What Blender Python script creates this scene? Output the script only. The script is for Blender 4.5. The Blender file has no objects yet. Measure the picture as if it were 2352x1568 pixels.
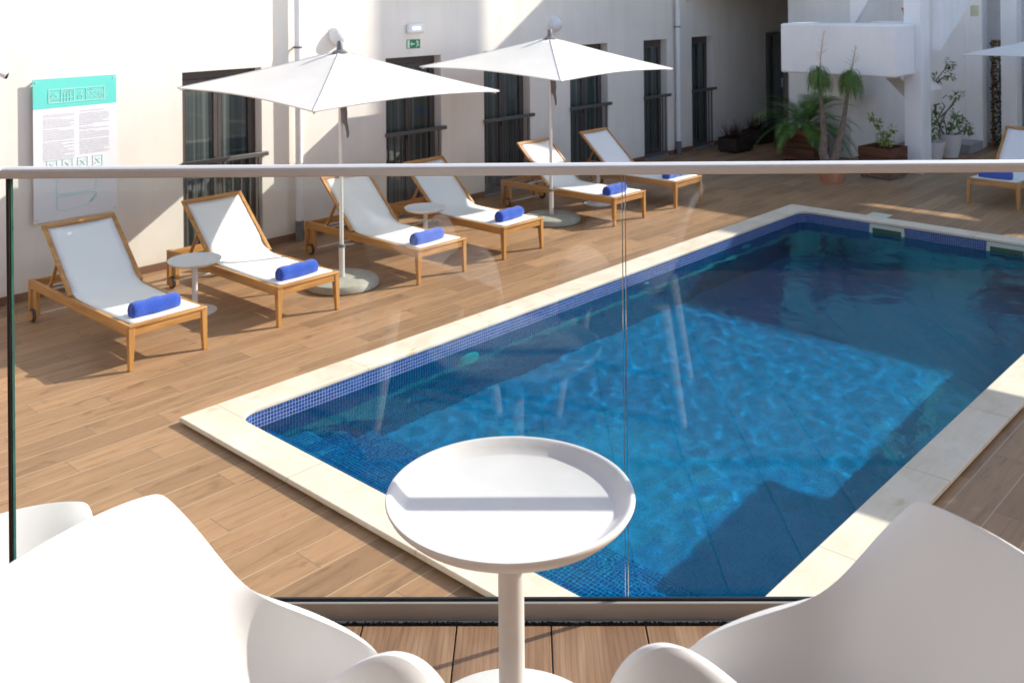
import bpy, math, random
from mathutils import Vector, Matrix
random.seed(7)
C = bpy.context.scene.collection
sc = bpy.context.scene
R = math.radians

# ------------------------------------------------------------------ camera model (place measured from the photo)
F = 2248.0; PX = 1176.0; PY = -11.0; TH = .009; H = 3.0
_n = math.hypot(2074, F)
e1 = (2074/_n, F/_n); e2 = (-e1[1], e1[0])
def c2w(x, d):            # camera-aligned ground coords (right, ahead) -> world
    return (x*e1[0]+d*e1[1], x*e2[0]+d*e2[1])

def at(x, y, z=0.):
    u = (x-PX)/F; v = (y-PY)/F
    uu = u*math.cos(TH)-v*math.sin(TH); vv = u*math.sin(TH)+v*math.cos(TH)
    r = (uu*e1[0]+e1[1], uu*e2[0]+e2[1], -vv)
    t = (z-H)/r[2]
    return Vector((r[0]*t, r[1]*t, z))

# ------------------------------------------------------------------ materials
def mat(name): 
    m = bpy.data.materials.new(name); m.use_nodes = True
    nt = m.node_tree
    return m, nt, nt.nodes['Principled BSDF']
def N(nt, t, **kw):
    n = nt.nodes.new(t)
    for k, v in kw.items(): setattr(n, k, v)
    return n
def L(nt, a, b): nt.links.new(a, b)
def setin(n, **kw):
    for k, v in kw.items(): n.inputs[k.replace('_', ' ')].default_value = v
def mixc(nt, fac, a, b, mode='MIX'):
    m = N(nt, 'ShaderNodeMix', data_type='RGBA', blend_type=mode)
    for sock, v in ((m.inputs[0], fac), (m.inputs[6], a), (m.inputs[7], b)):
        if hasattr(v, 'is_output'): L(nt, v, sock)
        elif isinstance(v, (int, float)): sock.default_value = v
        else: sock.default_value = (*v, 1)
    return m.outputs[2]
def math_(nt, op, a, b=None, c=None):
    m = N(nt, 'ShaderNodeMath', operation=op)
    for i, v in enumerate((a, b, c)):
        if v is None: continue
        if hasattr(v, 'is_output'): L(nt, v, m.inputs[i])
        else: m.inputs[i].default_value = v
    return m.outputs[0]
def noise(nt, vec, scale, detail=4, rough=.55, dist=0):
    n = N(nt, 'ShaderNodeTexNoise'); setin(n, Scale=scale, Detail=detail, Roughness=rough, Distortion=dist)
    if vec is not None: L(nt, vec, n.inputs['Vector'])
    return n.outputs['Fac']
def ramp(nt, fac, stops):
    n = N(nt, 'ShaderNodeValToRGB'); L(nt, fac, n.inputs[0])
    el = n.color_ramp.elements
    while len(el) < len(stops): el.new(.5)
    for e, (p, c) in zip(el, stops): e.position = p; e.color = (*c, 1) if len(c) == 3 else c
    return n.outputs[0]
def mapping(nt, src, scale=(1,1,1), rot=(0,0,0), loc=(0,0,0)):
    m = N(nt, 'ShaderNodeMapping'); setin(m, Scale=scale, Rotation=rot, Location=loc)
    L(nt, src, m.inputs[0]); return m.outputs[0]
def coords(nt, kind='Object'): return N(nt, 'ShaderNodeTexCoord').outputs[kind]
def bump(nt, b, h, strength=.3, dist=.01):
    n = N(nt, 'ShaderNodeBump'); setin(n, Strength=strength, Distance=dist); L(nt, h, n.inputs['Height']); L(nt, n.outputs[0], b.inputs['Normal'])

def simple(name, col, rough=.5, spec=.5, metal=0, vary=.08, scale=6, bmp=0, bscale=60, coat=0):
    m, nt, b = mat(name)
    v = coords(nt)
    f = noise(nt, v, scale, 5)
    lo = tuple(c*(1-vary) for c in col); hi = tuple(min(1, c*(1+vary)) for c in col)
    L(nt, ramp(nt, f, [(.3, lo), (.7, hi)]), b.inputs['Base Color'])
    setin(b, Roughness=rough, Metallic=metal); b.inputs['Specular IOR Level'].default_value = spec
    if coat: b.inputs['Coat Weight'].default_value = coat
    if bmp: bump(nt, b, noise(nt, v, bscale, 3), bmp, .003)
    return m

M = {}
M['plaster'] = simple('wall plaster', (.84, .79, .72), .9, .2, vary=.035, scale=1.3, bmp=.35, bscale=45)
M['plaster_white'] = simple('white render', (.94, .94, .94), .9, .2, vary=.03, scale=1.5, bmp=.3, bscale=40)
M['pvc'] = simple('white pipe plastic', (.80, .80, .80), .4, .5, vary=.03)
M['plastic'] = simple('white moulded plastic', (.745, .75, .75), .42, .4, vary=.012, scale=3, bmp=.04, bscale=300)
M['tablewhite'] = simple('white painted metal', (.74, .735, .73), .45, .4, vary=.06, scale=7, bmp=.03, bscale=200)
M['canvas'] = simple('parasol canvas', (.79, .765, .71), .9, .1, vary=.035, scale=2.5, bmp=.5, bscale=7)
M['sling'] = simple('white sling fabric', (.84, .84, .82), .8, .2, vary=.02, scale=3, bmp=.1, bscale=500)
M['alu'] = simple('satin aluminium', (.62, .62, .62), .42, .5, metal=.35, vary=.03, scale=5)
M['polemetal'] = simple('pale painted pole', (.72, .72, .71), .35, .5, metal=.35, vary=.02)
M['darkmetal'] = simple('dark brown aluminium', (.085, .070, .066), .4, .5, vary=.1)
M['darkrail'] = simple('dark grey rail paint', (.10, .095, .09), .4, .5, vary=.08)
M['rubber'] = simple('black rubber', (.012, .012, .013), .5, .5, vary=.2, scale=40)
M['grey_plastic'] = simple('grey plastic', (.16, .16, .17), .45, .5)
M['basegrey'] = simple('parasol base concrete', (.36, .355, .31), .8, .3, vary=.12, scale=9, bmp=.3, bscale=60)
M['terracotta'] = simple('terracotta', (.46, .16, .075), .75, .3, vary=.15, scale=12, bmp=.2)
M['baseboard'] = simple('brown skirting tile', (.20, .10, .06), .6, .4, vary=.15, scale=8)
M['urn'] = simple('white urn glaze', (.75, .75, .76), .5, .5, vary=.03)
M['soil'] = simple('dark soil', (.03, .022, .015), .95, .1, vary=.4, scale=60, bmp=.8, bscale=80)
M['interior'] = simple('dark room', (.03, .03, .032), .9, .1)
M['stonestep'] = simple('grey stone', (.32, .33, .35), .8, .3, vary=.1, scale=10)
M['rock'] = simple('painted rough rock', (.68,.68,.68), .9, .2, vary=.1, scale=8, bmp=.8, bscale=12)
M['cream'] = simple('cream fitting', (.70, .66, .45), .6, .4)
M['skimwhite'] = simple('skimmer plastic', (.62, .68, .55), .4, .5, vary=.05)
M['skimdark'] = simple('skimmer mouth', (.03, .09, .07), .3, .5)
for k_, amt in (('plaster', .16), ('plaster_white', .13)):
    nt_ = M[k_].node_tree; b_ = nt_.nodes['Principled BSDF']; src = b_.inputs['Base Color'].links[0].from_socket
    g_ = N(nt_, 'ShaderNodeNewGeometry').outputs['Position']
    st_ = noise(nt_, mapping(nt_, g_, (3.5, 3.5, .35)), 1.0, 6, .62, .3); bl_ = noise(nt_, g_, .9, 5, .6, .5)
    c_ = mixc(nt_, amt, src, ramp(nt_, st_, [(.32, (.66, .62, .57)), (.55, (1, 1, 1))]), 'MULTIPLY')
    c_ = mixc(nt_, amt, c_, ramp(nt_, bl_, [(.30, (.70, .68, .64)), (.5, (1, 1, 1))]), 'MULTIPLY')
    sp_ = N(nt_, 'ShaderNodeSeparateXYZ'); L(nt_, g_, sp_.inputs[0])
    low = math_(nt_, 'MULTIPLY_ADD', sp_.outputs[2], -2.6, math_(nt_, 'ADD', st_, .35))
    c_ = mixc(nt_, .45, c_, ramp(nt_, low, [(.35, (1, 1, 1)), (.8, (.72, .66, .58))]), 'MULTIPLY')   # splash dirt at the foot
    L(nt_, c_, b_.inputs['Base Color'])
M['board_white'] = simple('sign board white', (.80, .81, .84), .3, .5, vary=.01)
M['teal'] = simple('teal print', (.15, .68, .60), .3, .5, vary=.02)
M['teal_pale'] = simple('pale teal print', (.50, .80, .76), .3, .5, vary=.02)
M['teal_white'] = simple('pale header print', (.50, .83, .76), .3, .5, vary=.02)
M['textgrey'] = simple('grey print', (.60, .62, .66), .4, .4, vary=.02)
M['exit_green'] = simple('exit sign green', (.012, .17, .09), .4, .5, vary=.02)
M['exit_white'] = simple('exit sign pale', (.55, .80, .60), .4, .5, vary=.02)
M['gasket'] = simple('black gasket', (.01, .01, .01), .28, .5, vary=.3, scale=30)

def wood(name, c1, c2, c3, axis=1, scale=1.0, rough=.45):
    m, nt, b = mat(name)
    s = [26, 26, 26]; s[axis] = 1.6
    v = mapping(nt, coords(nt), tuple(x*scale for x in s))
    f = noise(nt, v, 1.0, 6, .6, .6)
    L(nt, ramp(nt, f, [(.3, c1), (.52, c2), (.72, c3)]), b.inputs['Base Color'])
    setin(b, Roughness=rough); bump(nt, b, f, .15, .002)
    return m
tk = ((.33, .145, .038), (.49, .235, .066), (.60, .32, .10))
M['teak'] = wood('teak', *tk, axis=1)
M['teakx'] = wood('teak cross', *tk, axis=0)
M['teakz'] = wood('teak upright', *tk, axis=2)
M['crate'] = wood('dark planter wood', (.05, .022, .012), (.12, .045, .022), (.19, .075, .035), axis=1, rough=.6)
M['crate_dark'] = wood('blackened planter wood', (.015, .010, .008), (.03, .018, .014), (.05, .03, .022), axis=1, rough=.6)
M['trellis'] = wood('orange trellis wood', (.25, .10, .03), (.42, .18, .06), (.5, .24, .09), axis=2)

# deck : porcelain planks running along X, 0.222 x 1.2 m
def planks(name, W, LEN, rotz, tone, phase=(0, 0), grout=(.47, .325, .215), gw=.004, big=False, sat=1.0):
    m, nt, b = mat(name)
    g = N(nt, 'ShaderNodeNewGeometry').outputs['Position']
    v = mapping(nt, g, rot=(0, 0, rotz))
    v = mapping(nt, v, loc=(phase[0], phase[1], 0))
    sep = N(nt, 'ShaderNodeSeparateXYZ'); L(nt, v, sep.inputs[0])
    x, y = sep.outputs[0], sep.outputs[1]
    row = math_(nt, 'FLOOR', math_(nt, 'DIVIDE', y, W))
    fy = math_(nt, 'FRACT', math_(nt, 'DIVIDE', y, W))
    off = math_(nt, 'FRACT', math_(nt, 'MULTIPLY', row, .37))
    xs = math_(nt, 'ADD', math_(nt, 'DIVIDE', x, LEN), off)
    col = math_(nt, 'FLOOR', xs); fx = math_(nt, 'FRACT', xs)
    cmb = N(nt, 'ShaderNodeCombineXYZ'); L(nt, row, cmb.inputs[0]); L(nt, col, cmb.inputs[1])
    wn = N(nt, 'ShaderNodeTexWhiteNoise'); wn.noise_dimensions = '2D'; L(nt, cmb.outputs[0], wn.inputs['Vector'])
    # grain per plank
    shift = N(nt, 'ShaderNodeVectorMath', operation='MULTIPLY_ADD')
    L(nt, wn.outputs['Color'], shift.inputs[0]); shift.inputs[1].default_value = (13, 17, 5)
    gm = mapping(nt, v, (1.5, 15 if not big else 9, 1)); L(nt, gm, shift.inputs[2])
    grain = noise(nt, shift.outputs[0], 1.0, 7, .62, 1.1)
    fine = noise(nt, mapping(nt, shift.outputs[0], (2.5, 6, 1)), 3.0, 5, .7, .4)
    knot = noise(nt, mapping(nt, shift.outputs[0], (1.2, .25, 1)), 1.5, 3, .5, 2.0)
    k = 1.0
    c = ramp(nt, grain, [(.25, tuple(t*.48 for t in tone)), (.45, tuple(t*.88 for t in tone)), (.6, tone), (.78, tuple(min(1, t*1.22) for t in tone))])
    c = mixc(nt, math_(nt, 'MULTIPLY', fine, .30), c, tuple(t*.62 for t in tone), 'MIX')
    c = mixc(nt, .75, c, ramp(nt, knot, [(.27, (.66, .60, .55)), (.40, (1, 1, 1)), (1, (1, 1, 1))]), 'MULTIPLY')
    c = mixc(nt, 1.0, c, ramp(nt, wn.outputs['Value'], [(0, (.72, .70, .69)), (1, (1.06, 1.04, 1.02))]), 'MULTIPLY')
    def near(f, w, size):
        d = math_(nt, 'MINIMUM', f, math_(nt, 'SUBTRACT', 1.0, f))
        return math_(nt, 'LESS_THAN', d, w/size)
    ey = near(fy, gw, W); ex = near(fx, gw*.7, LEN)
    c = mixc(nt, ey, c, grout)
    c = mixc(nt, ex, c, tuple(g_*.45 for g_ in grout))
    # blotchy wear
    wear = noise(nt, mapping(nt, v, (.6, .6, 1)), 1.0, 5)
    c = mixc(nt, .35, c, ramp(nt, wear, [(.3, (.82, .80, .78)), (.6, (1, 1, 1))]), 'MULTIPLY')
    L(nt, c, b.inputs['Base Color'])
    setin(b, Roughness=.46); b.inputs['Specular IOR Level'].default_value = .35
    h = math_(nt, 'SUBTRACT', math_(nt, 'MULTIPLY', grain, .3), math_(nt, 'MAXIMUM', ey, ex))
    bump(nt, b, h, .35, .002)
    return m
M['deck'] = planks('timber look paving', .222, 1.2, 0, (.44, .262, .142), phase=(.35, -.03+.222*3))
M['balcony'] = planks('balcony timber tiles', .90, .228, 0, (.32, .185, .105))   # replaced below
# ---- pool tile
def tiles(name, size=.027, cols=((.006, .030, .20), (.014, .075, .35), (.36, .46, .58))):
    m, nt, b = mat(name)
    uv = N(nt, 'ShaderNodeUVMap').outputs[0]
    br = N(nt, 'ShaderNodeTexBrick'); br.offset = 0; br.squash = 1
    L(nt, uv, br.inputs['Vector'])
    setin(br, Scale=1.0); br.inputs['Mortar Size'].default_value = .0017; br.inputs['Mortar Smooth'].default_value = .2
    br.inputs['Brick Width'].default_value = size; br.inputs['Row Height'].default_value = size; br.inputs['Bias'].default_value = -.2
    br.inputs['Color1'].default_value = (*cols[0], 1); br.inputs['Color2'].default_value = (*cols[1], 1)
    br.inputs['Mortar'].default_value = (*cols[2], 1)
    L(nt, br.outputs['Color'], b.inputs['Base Color'])
    setin(b, Roughness=.15); bump(nt, b, br.outputs['Fac'], -.2, .002)
    return m
M['tile'] = tiles('blue glass mosaic')
M['floortile'] = tiles('water tinted floor mosaic', .027, ((.012, .16, .35), (.020, .22, .42), (.07, .34, .53)))  # deep water's cyan tint and faded grout put into the tile colour
# ---- coping stone
def stone():
    m, nt, b = mat('cream travertine')
    v = N(nt, 'ShaderNodeNewGeometry').outputs['Position']
    f = noise(nt, v, 2.2, 6, .6, .4); f2 = noise(nt, mapping(nt, v, (1.5, 9, 3)), 3, 6, .6, 1)
    c = ramp(nt, f, [(.3, (.66, .56, .43)), (.5, (.74, .65, .53)), (.75, (.80, .73, .63))])
    c = mixc(nt, .4, c, ramp(nt, f2, [(.3, (.85, .78, .68)), (.6, (1, 1, 1))]), 'MULTIPLY')
    st = noise(nt, mapping(nt, v, (2.0, 3.0, 2)), 1.6, 2, .4, .5)
    c = mixc(nt, 1.0, c, ramp(nt, st, [(.24, (.80, .69, .54)), (.32, (1, 1, 1))]), 'MULTIPLY')
    uv = N(nt, 'ShaderNodeUVMap').outputs[0]
    sp = N(nt, 'ShaderNodeSeparateXYZ'); L(nt, uv, sp.inputs[0])
    fr = math_(nt, 'FRACT', math_(nt, 'DIVIDE', sp.outputs[0], 1.18))
    joint = math_(nt, 'LESS_THAN', math_(nt, 'ABSOLUTE', math_(nt, 'SUBTRACT', fr, .5)), .0022)
    c = mixc(nt, joint, c, (.35, .28, .20))
    L(nt, c, b.inputs['Base Color']); setin(b, Roughness=.6)
    bump(nt, b, noise(nt, v, 60, 4), .15, .002)
    return m
M['stone'] = stone()
M['slabside'] = simple('weathered coping bed', (.20, .17, .12), .9, .2, vary=.5, scale=9, bmp=.7, bscale=40)
# ---- glass pane (thin sheet): transparent + fresnel gloss
def pane(name, tint, rough=0.0, gain=1.0):
    m, nt, b = mat(name); nt.nodes.remove(b)
    out = nt.nodes['Material Output']
    tr = N(nt, 'ShaderNodeBsdfTransparent'); tr.inputs[0].default_value = (*tint, 1)
    gl = N(nt, 'ShaderNodeBsdfGlossy'); gl.inputs['Roughness'].default_value = rough
    fr = N(nt, 'ShaderNodeFresnel'); fr.inputs[0].default_value = 1.5
    mx = N(nt, 'ShaderNodeMixShader')
    L(nt, math_(nt, 'MULTIPLY', fr.outputs[0], gain), mx.inputs[0]); L(nt, tr.outputs[0], mx.inputs[1]); L(nt, gl.outputs[0], mx.inputs[2])
    L(nt, mx.outputs[0], out.inputs[0])
    return m
M['glass'] = pane('balustrade glass', (.965, .988, .972), gain=.85)
M['glassedge'] = simple('green glass edge', (.03, .09, .065), .08, .8, vary=.3, scale=20)
M['glassedge_bright'] = simple('polished glass edge', (.22, .27, .25), .08, .8, vary=.1, scale=20)
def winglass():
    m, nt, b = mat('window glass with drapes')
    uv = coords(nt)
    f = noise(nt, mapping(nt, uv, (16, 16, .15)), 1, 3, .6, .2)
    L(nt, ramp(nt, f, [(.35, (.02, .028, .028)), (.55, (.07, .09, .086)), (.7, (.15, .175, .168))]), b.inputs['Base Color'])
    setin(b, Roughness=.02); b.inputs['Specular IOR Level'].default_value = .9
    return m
M['winglass'] = winglass()
def terry():
    m, nt, b = mat('blue terry towel')
    v = coords(nt); f = noise(nt, v, 90, 4)
    L(nt, ramp(nt, f, [(.3, (.006, .045, .33)), (.7, (.012, .095, .55))]), b.inputs['Base Color'])
    setin(b, Roughness=1.0); b.inputs['Sheen Weight'].default_value = .3
    bump(nt, b, f, .9, .006); return m
M['towel'] = terry()
def leafm(name, c1, c2, c3=None):
    m, nt, b = mat(name)
    f = noise(nt, coords(nt), 9, 3)
    L(nt, ramp(nt, f, [(.3, c1), (.6, c2), (.8, c3 or c2)]), b.inputs['Base Color'])
    setin(b, Roughness=.5); b.inputs['Subsurface Weight'].default_value = 0
    return m
M['cycas'] = leafm('cycas leaf', (.035, .11, .018), (.09, .22, .035), (.17, .32, .055))
M['pony'] = leafm('grass palm leaf', (.05, .11, .015), (.11, .20, .03), (.18, .28, .05))
M['croton'] = leafm('yellow green leaf', (.12, .18, .03), (.34, .38, .08), (.5, .48, .15))
M['fig'] = leafm('bright green leaf', (.05, .13, .015), (.12, .26, .03), (.20, .36, .05))
M['redleaf'] = leafm('dark red leaf', (.03, .012, .012), (.08, .02, .02), (.12, .04, .03))
M['ivy'] = leafm('ivy leaf', (.008, .02, .006), (.025, .05, .012), (.10, .14, .08))
M['bark'] = simple('grey brown bark', (.19, .15, .12), .9, .2, vary=.35, scale=22, bmp=.6, bscale=50)
M['dry'] = simple('dry flower stalk', (.42, .28, .19), .9, .2, vary=.2)

# ------------------------------------------------------------------ mesh builder
class MB:
    def __init__(s): s.v = []; s.f = []
    def add(s, vs, fs):
        o = len(s.v); s.v += [tuple(p) for p in vs]; s.f += [tuple(i+o for i in f) for f in fs]; return s
    def box(s, x0, x1, y0, y1, z0, z1):
        return s.add([(x0,y0,z0),(x1,y0,z0),(x1,y1,z0),(x0,y1,z0),(x0,y0,z1),(x1,y0,z1),(x1,y1,z1),(x0,y1,z1)],
                     [(0,3,2,1),(4,5,6,7),(0,1,5,4),(1,2,6,5),(2,3,7,6),(3,0,4,7)])
    def hexa(s, bot, top):
        return s.add(list(bot)+list(top), [(0,3,2,1),(4,5,6,7),(0,1,5,4),(1,2,6,5),(2,3,7,6),(3,0,4,7)])
    def bar(s, p, q, w, h, up=(0,0,1)):
        p, q = Vector(p), Vector(q); d = (q-p).normalized(); u = Vector(up)
        sd = d.cross(u).normalized(); u = sd.cross(d).normalized()
        c = [(-w/2,-h/2),(w/2,-h/2),(w/2,h/2),(-w/2,h/2)]
        a = [p+sd*i+u*j for i, j in c]; b = [q+sd*i+u*j for i, j in c]
        return s.add(a+b, [(0,1,2,3),(7,6,5,4),(0,4,5,1),(1,5,6,2),(2,6,7,3),(3,7,4,0)])
    def tube(s, pts, rad, n=10, cap=True):
        pts = [Vector(p) for p in pts]
        if not hasattr(rad, '__len__'): rad = [rad]*len(pts)
        rings = []; prev = None
        for i, p in enumerate(pts):
            d = (pts[min(i+1, len(pts)-1)]-pts[max(i-1, 0)]).normalized()
            if prev is None:
                a = d.cross(Vector((0,0,1)) if abs(d.z) < .9 else Vector((1,0,0))).normalized()
            else:
                a = (prev - d*prev.dot(d)).normalized()
            prev = a; b = d.cross(a)
            rings.append([p+(a*math.cos(t)+b*math.sin(t))*rad[i] for t in [2*math.pi*k/n for k in range(n)]])
        vs = [v for r in rings for v in r]; fs = []
        for i in range(len(rings)-1):
            for k in range(n):
                fs.append((i*n+k, i*n+(k+1)%n, (i+1)*n+(k+1)%n, (i+1)*n+k))
        if cap:
            fs.append(tuple(range(n-1, -1, -1))); fs.append(tuple((len(rings)-1)*n+k for k in range(n)))
        return s.add(vs, fs)
    def lathe(s, prof, n=48, c=(0,0,0), close=False):
        vs = []; fs = []
        for r, z in prof:
            for k in range(n):
                t = 2*math.pi*k/n; vs.append((c[0]+r*math.cos(t), c[1]+r*math.sin(t), c[2]+z))
        m = len(prof)
        for i in range(m-1 if not close else m):
            j = (i+1) % m
            for k in range(n): fs.append((i*n+k, i*n+(k+1)%n, j*n+(k+1)%n, j*n+k))
        if not close:
            if prof[0][0] > 1e-5: fs.append(tuple(range(n-1, -1, -1)))
            if prof[-1][0] > 1e-5: fs.append(tuple((m-1)*n+k for k in range(n)))
        return s.add(vs, fs)
    def mesh(s, name):
        me = bpy.data.meshes.new(name); me.from_pydata(s.v, [], s.f); me.update(); return me
    def build(s, name, m, parent=None, smooth=False, bevel=0, loc=None, rotz=0, uv=False, bseg=2):
        me = s.mesh(name)
        import bmesh
        bm = bmesh.new(); bm.from_mesh(me)
        bmesh.ops.remove_doubles(bm, verts=bm.verts, dist=1e-6)
        bmesh.ops.recalc_face_normals(bm, faces=bm.faces)
        bm.to_mesh(me); bm.free()
        o = bpy.data.objects.new(name, me); C.objects.link(o)
        me.materials.append(m if not isinstance(m, str) else M[m])
        if smooth:
            for p in me.polygons: p.use_smooth = True
            me.set_sharp_from_angle(angle=R(smooth if smooth > 1 else 35))
        if bevel:
            b = o.modifiers.new('bevel', 'BEVEL'); b.width = bevel; b.segments = bseg; b.limit_method = 'ANGLE'; b.angle_limit = R(40)
            if not smooth:
                for p in me.polygons: p.use_smooth = True
                me.set_sharp_from_angle(angle=R(60))
        if uv:
            ul = me.uv_layers.new(name='UVMap')
            for p in me.polygons:
                n = p.normal
                for li in p.loop_indices:
                    co = me.vertices[me.loops[li].vertex_index].co
                    if abs(n.z) > .6: ul.data[li].uv = (co.x, co.y)
                    elif abs(n.y) > abs(n.x): ul.data[li].uv = (co.x, co.z)
                    else: ul.data[li].uv = (co.y, co.z)
        if loc is not None: o.location = loc
        o.rotation_euler.z = rotz
        if parent is not None: o.parent = parent
        return o
def tag(o, label=None, cat=None, group=None, kind=None):
    for k, v in (('label', label), ('category', cat), ('group', group), ('kind', kind)):
        if v: o[k] = v
    return o
def empty(name, loc, rz=0, label=None, cat=None, group=None):
    o = bpy.data.objects.new(name, None); C.objects.link(o); o.location = loc; o.rotation_euler.z = rz
    o.empty_display_size = .1
    return tag(o, label, cat, group)
def copy_tree(o, parent=None):
    c = o.copy(); C.objects.link(c)
    if parent is not None: c.parent = parent
    for ch in [x for x in o.children]: copy_tree(ch, c)
    return c

# ------------------------------------------------------------------ ground / deck
PXI0, PXI1, PYI0, PYI1 = 3.74, 12.40, 2.36, 6.14     # water edge
PXO0, PXO1, PYO0, PYO1 = 3.46, 12.68, 2.08, 6.42     # coping outer
mb = MB()
hx0, hx1, hy0, hy1 = PXO0+.03, PXO1-.03, PYO0+.03, PYO1-.03
X0, X1, Y0, Y1 = -80, 160, -80, 60
def q(mb, x0, x1, y0, y1, z=0): mb.add([(x0,y0,z),(x1,y0,z),(x1,y1,z),(x0,y1,z)], [(0,1,2,3)])
q(mb, X0, hx0, Y0, Y1); q(mb, hx1, X1, Y0, Y1); q(mb, hx0, hx1, Y0, hy0); q(mb, hx0, hx1, hy1, Y1)
deck = mb.build('deck', 'deck'); tag(deck, kind='structure')

# ------------------------------------------------------------------ pool
pool = empty('swimming_pool', (0, 0, 0), 0, 'long blue mosaic swimming pool with cream stone edge let into the deck', 'swimming pool')
def rrect(x0, x1, y0, y1, r, n=6):
    pts = []
    for cx, cy, a0 in ((x1-r, y0+r, -90), (x1-r, y1-r, 0), (x0+r, y1-r, 90), (x0+r, y0+r, 180)):
        for k in range(n+1):
            a = R(a0+90*k/n); pts.append((cx+r*math.cos(a), cy+r*math.sin(a)))
    return pts
inner = rrect(PXI0, PXI1, PYI0, PYI1, .16)
n = len(inner)
ZT, ZC = .018, .050
outerp = []
for (x, y) in inner:   # project onto outer rectangle
    cx, cy = (PXI0+PXI1)/2, (PYI0+PYI1)/2
    if x > PXI1-.16+1e-6 or x < PXI0+.16-1e-6:
        sx = 1 if x > cx else -1
    outerp.append((x, y))
# coping as ring with inner rounded and outer square corners
def ring_outer():
    pts = []
    k = 7
    corners = [(PXO1, PYO0), (PXO1, PYO1), (PXO0, PYO1), (PXO0, PYO0)]
    dirs = [((-1,0),(0,1)), ((0,-1),(-1,0)), ((1,0),(0,-1)), ((0,1),(1,0))]
    for (cx, cy), (da, db) in zip(corners, dirs):
        w = .44
        for i in range(k):
            if i < 3: t = (3-i)/3*w; pts.append((cx+da[0]*t, cy+da[1]*t))
            elif i == 3: pts.append((cx, cy))
            else: t = (i-3)/3*w; pts.append((cx+db[0]*t, cy+db[1]*t))
    return pts
outer = ring_outer()
mb = MB(); vs = []
for (x, y) in inner: vs.append((x, y, ZT))
for (x, y) in inner: vs.append((x, y, ZC))
for (x, y) in outer: vs.append((x, y, ZC))
for (x, y) in outer: vs.append((x, y, ZT))
fs = []
for i in range(n):
    j = (i+1) % n
    for a in range(4):
        b = (a+1) % 4
        fs.append((a*n+i, a*n+j, b*n+j, b*n+i))
mb.add(vs, fs)
cop = mb.build('coping', 'stone', pool, bevel=.006)
ul = cop.data.uv_layers.new(name='UVMap')
for p in cop.data.polygons:
    c = p.center
    alongx = (c.y > PYI1-.001 or c.y < PYI0+.001)
    for li in p.loop_indices:
        co = cop.data.vertices[cop.data.loops[li].vertex_index].co
        ul.data[li].uv = (co.x+.38, co.y) if alongx else (co.y+.2, co.x)
# weathered bed below the coping
mb = MB(); vs = []
o2 = [(PXO0+.02 if x < PXO0+1e-4 else PXO1-.02 if x > PXO1-1e-4 else x, PYO0+.02 if y < PYO0+1e-4 else PYO1-.02 if y > PYO1-1e-4 else y) for x, y in outer]
for z in (-.05, ZT): vs += [(x, y, z) for x, y in o2]
mb.add(vs, [(i, (i+1)%n, n+(i+1)%n, n+i) for i in range(n)])
mb.build('coping_bed', 'slabside', pool)
# basin walls
FL0, FL1 = -1.15, -1.55
mb = MB(); vs = []
for z in (ZT, -1.9): vs += [(x, y, z) for x, y in inner]
mb.add(vs, [(i, n+i, n+(i+1)%n, (i+1)%n) for i in range(n)])
basin = mb.build('basin_wall', 'tile', pool, smooth=25)
ul = basin.data.uv_layers.new(name='UVMap')
per = [0]
for i in range(n): 
    a, b = inner[i], inner[(i+1)%n]; per.append(per[-1]+math.hypot(a[0]-b[0], a[1]-b[1]))
for p in basin.data.polygons:
    idx = [min(range(n), key=lambda k: (basin.data.vertices[v].co.x-inner[k][0])**2+(basin.data.vertices[v].co.y-inner[k][1])**2) for v in p.vertices]
    for li, k in zip(p.loop_indices, idx):
        u = per[k]
        if 0 in idx and n-1 in idx and k == 0: u = per[n]
        ul.data[li].uv = (u, basin.data.vertices[basin.data.loops[li].vertex_index].co.z-ZT)
mb = MB()
e = .02
mb.add([(4.95, PYI0-e, FL0), (PXI1+e, PYI0-e, FL1), (PXI1+e, PYI1+e, FL1), (4.95, PYI1+e, FL0)], [(0,1,2,3)])
mb.build('basin_floor', 'floortile', pool, uv=True)
mb = MB(); xs = [PXI0-e, 4.02, 4.34, 4.66, 4.96]; zs = [-.20, -.46, -.72, -.96]
for i in range(4):
    mb.add([(xs[i],PYI0-e,zs[i]),(xs[i+1],PYI0-e,zs[i]),(xs[i+1],PYI1+e,zs[i]),(xs[i],PYI1+e,zs[i])], [(0,1,2,3)])
    zb = zs[i+1] if i < 3 else FL0-.02
    mb.add([(xs[i+1],PYI0-e,zs[i]),(xs[i+1],PYI0-e,zb),(xs[i+1],PYI1+e,zb),(xs[i+1],PYI1+e,zs[i])], [(0,1,2,3)])
mb.build('steps', 'tile', pool, uv=True)
# skimmers in far wall, and lights in left wall
for yc in (4.97, 3.55):
    fr = MB(); fr.box(PXI1-.012, PXI1+.01, yc-.22, yc+.22, -.035, .012); fr.box(PXI1-.012, PXI1+.01, yc-.22, yc+.22, -.175, -.15)
    for s_ in (-1, 1): fr.box(PXI1-.012, PXI1+.01, yc+s_*.205-.02, yc+s_*.205+.02, -.15, -.035)
    f_ = fr.build('skimmer_frame', 'skimwhite', pool, bevel=.003)
    MB().box(PXI1-.006, PXI1+.012, yc-.185, yc+.185, -.15, -.035).build('skimmer_mouth', 'skimdark', f_)
for xc, zc, r in ((6.05, -.36, .13), (10.9, -.30, .10), (8.75, -.22, .045)):
    mb = MB(); mb.lathe([(0.001, .03), (r*.6, .028), (r*.85, .018), (r, 0)], 24)
    o = mb.build('pool_lamp', 'skimwhite', pool, smooth=True); o.location = (xc, PYI1, zc); o.rotation_euler = (R(90), 0, 0)
MB().box(12.80, 13.06, 5.15, 5.42, .004, .016).build('drain_cover', 'skimwhite', None, bevel=.003)
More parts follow.
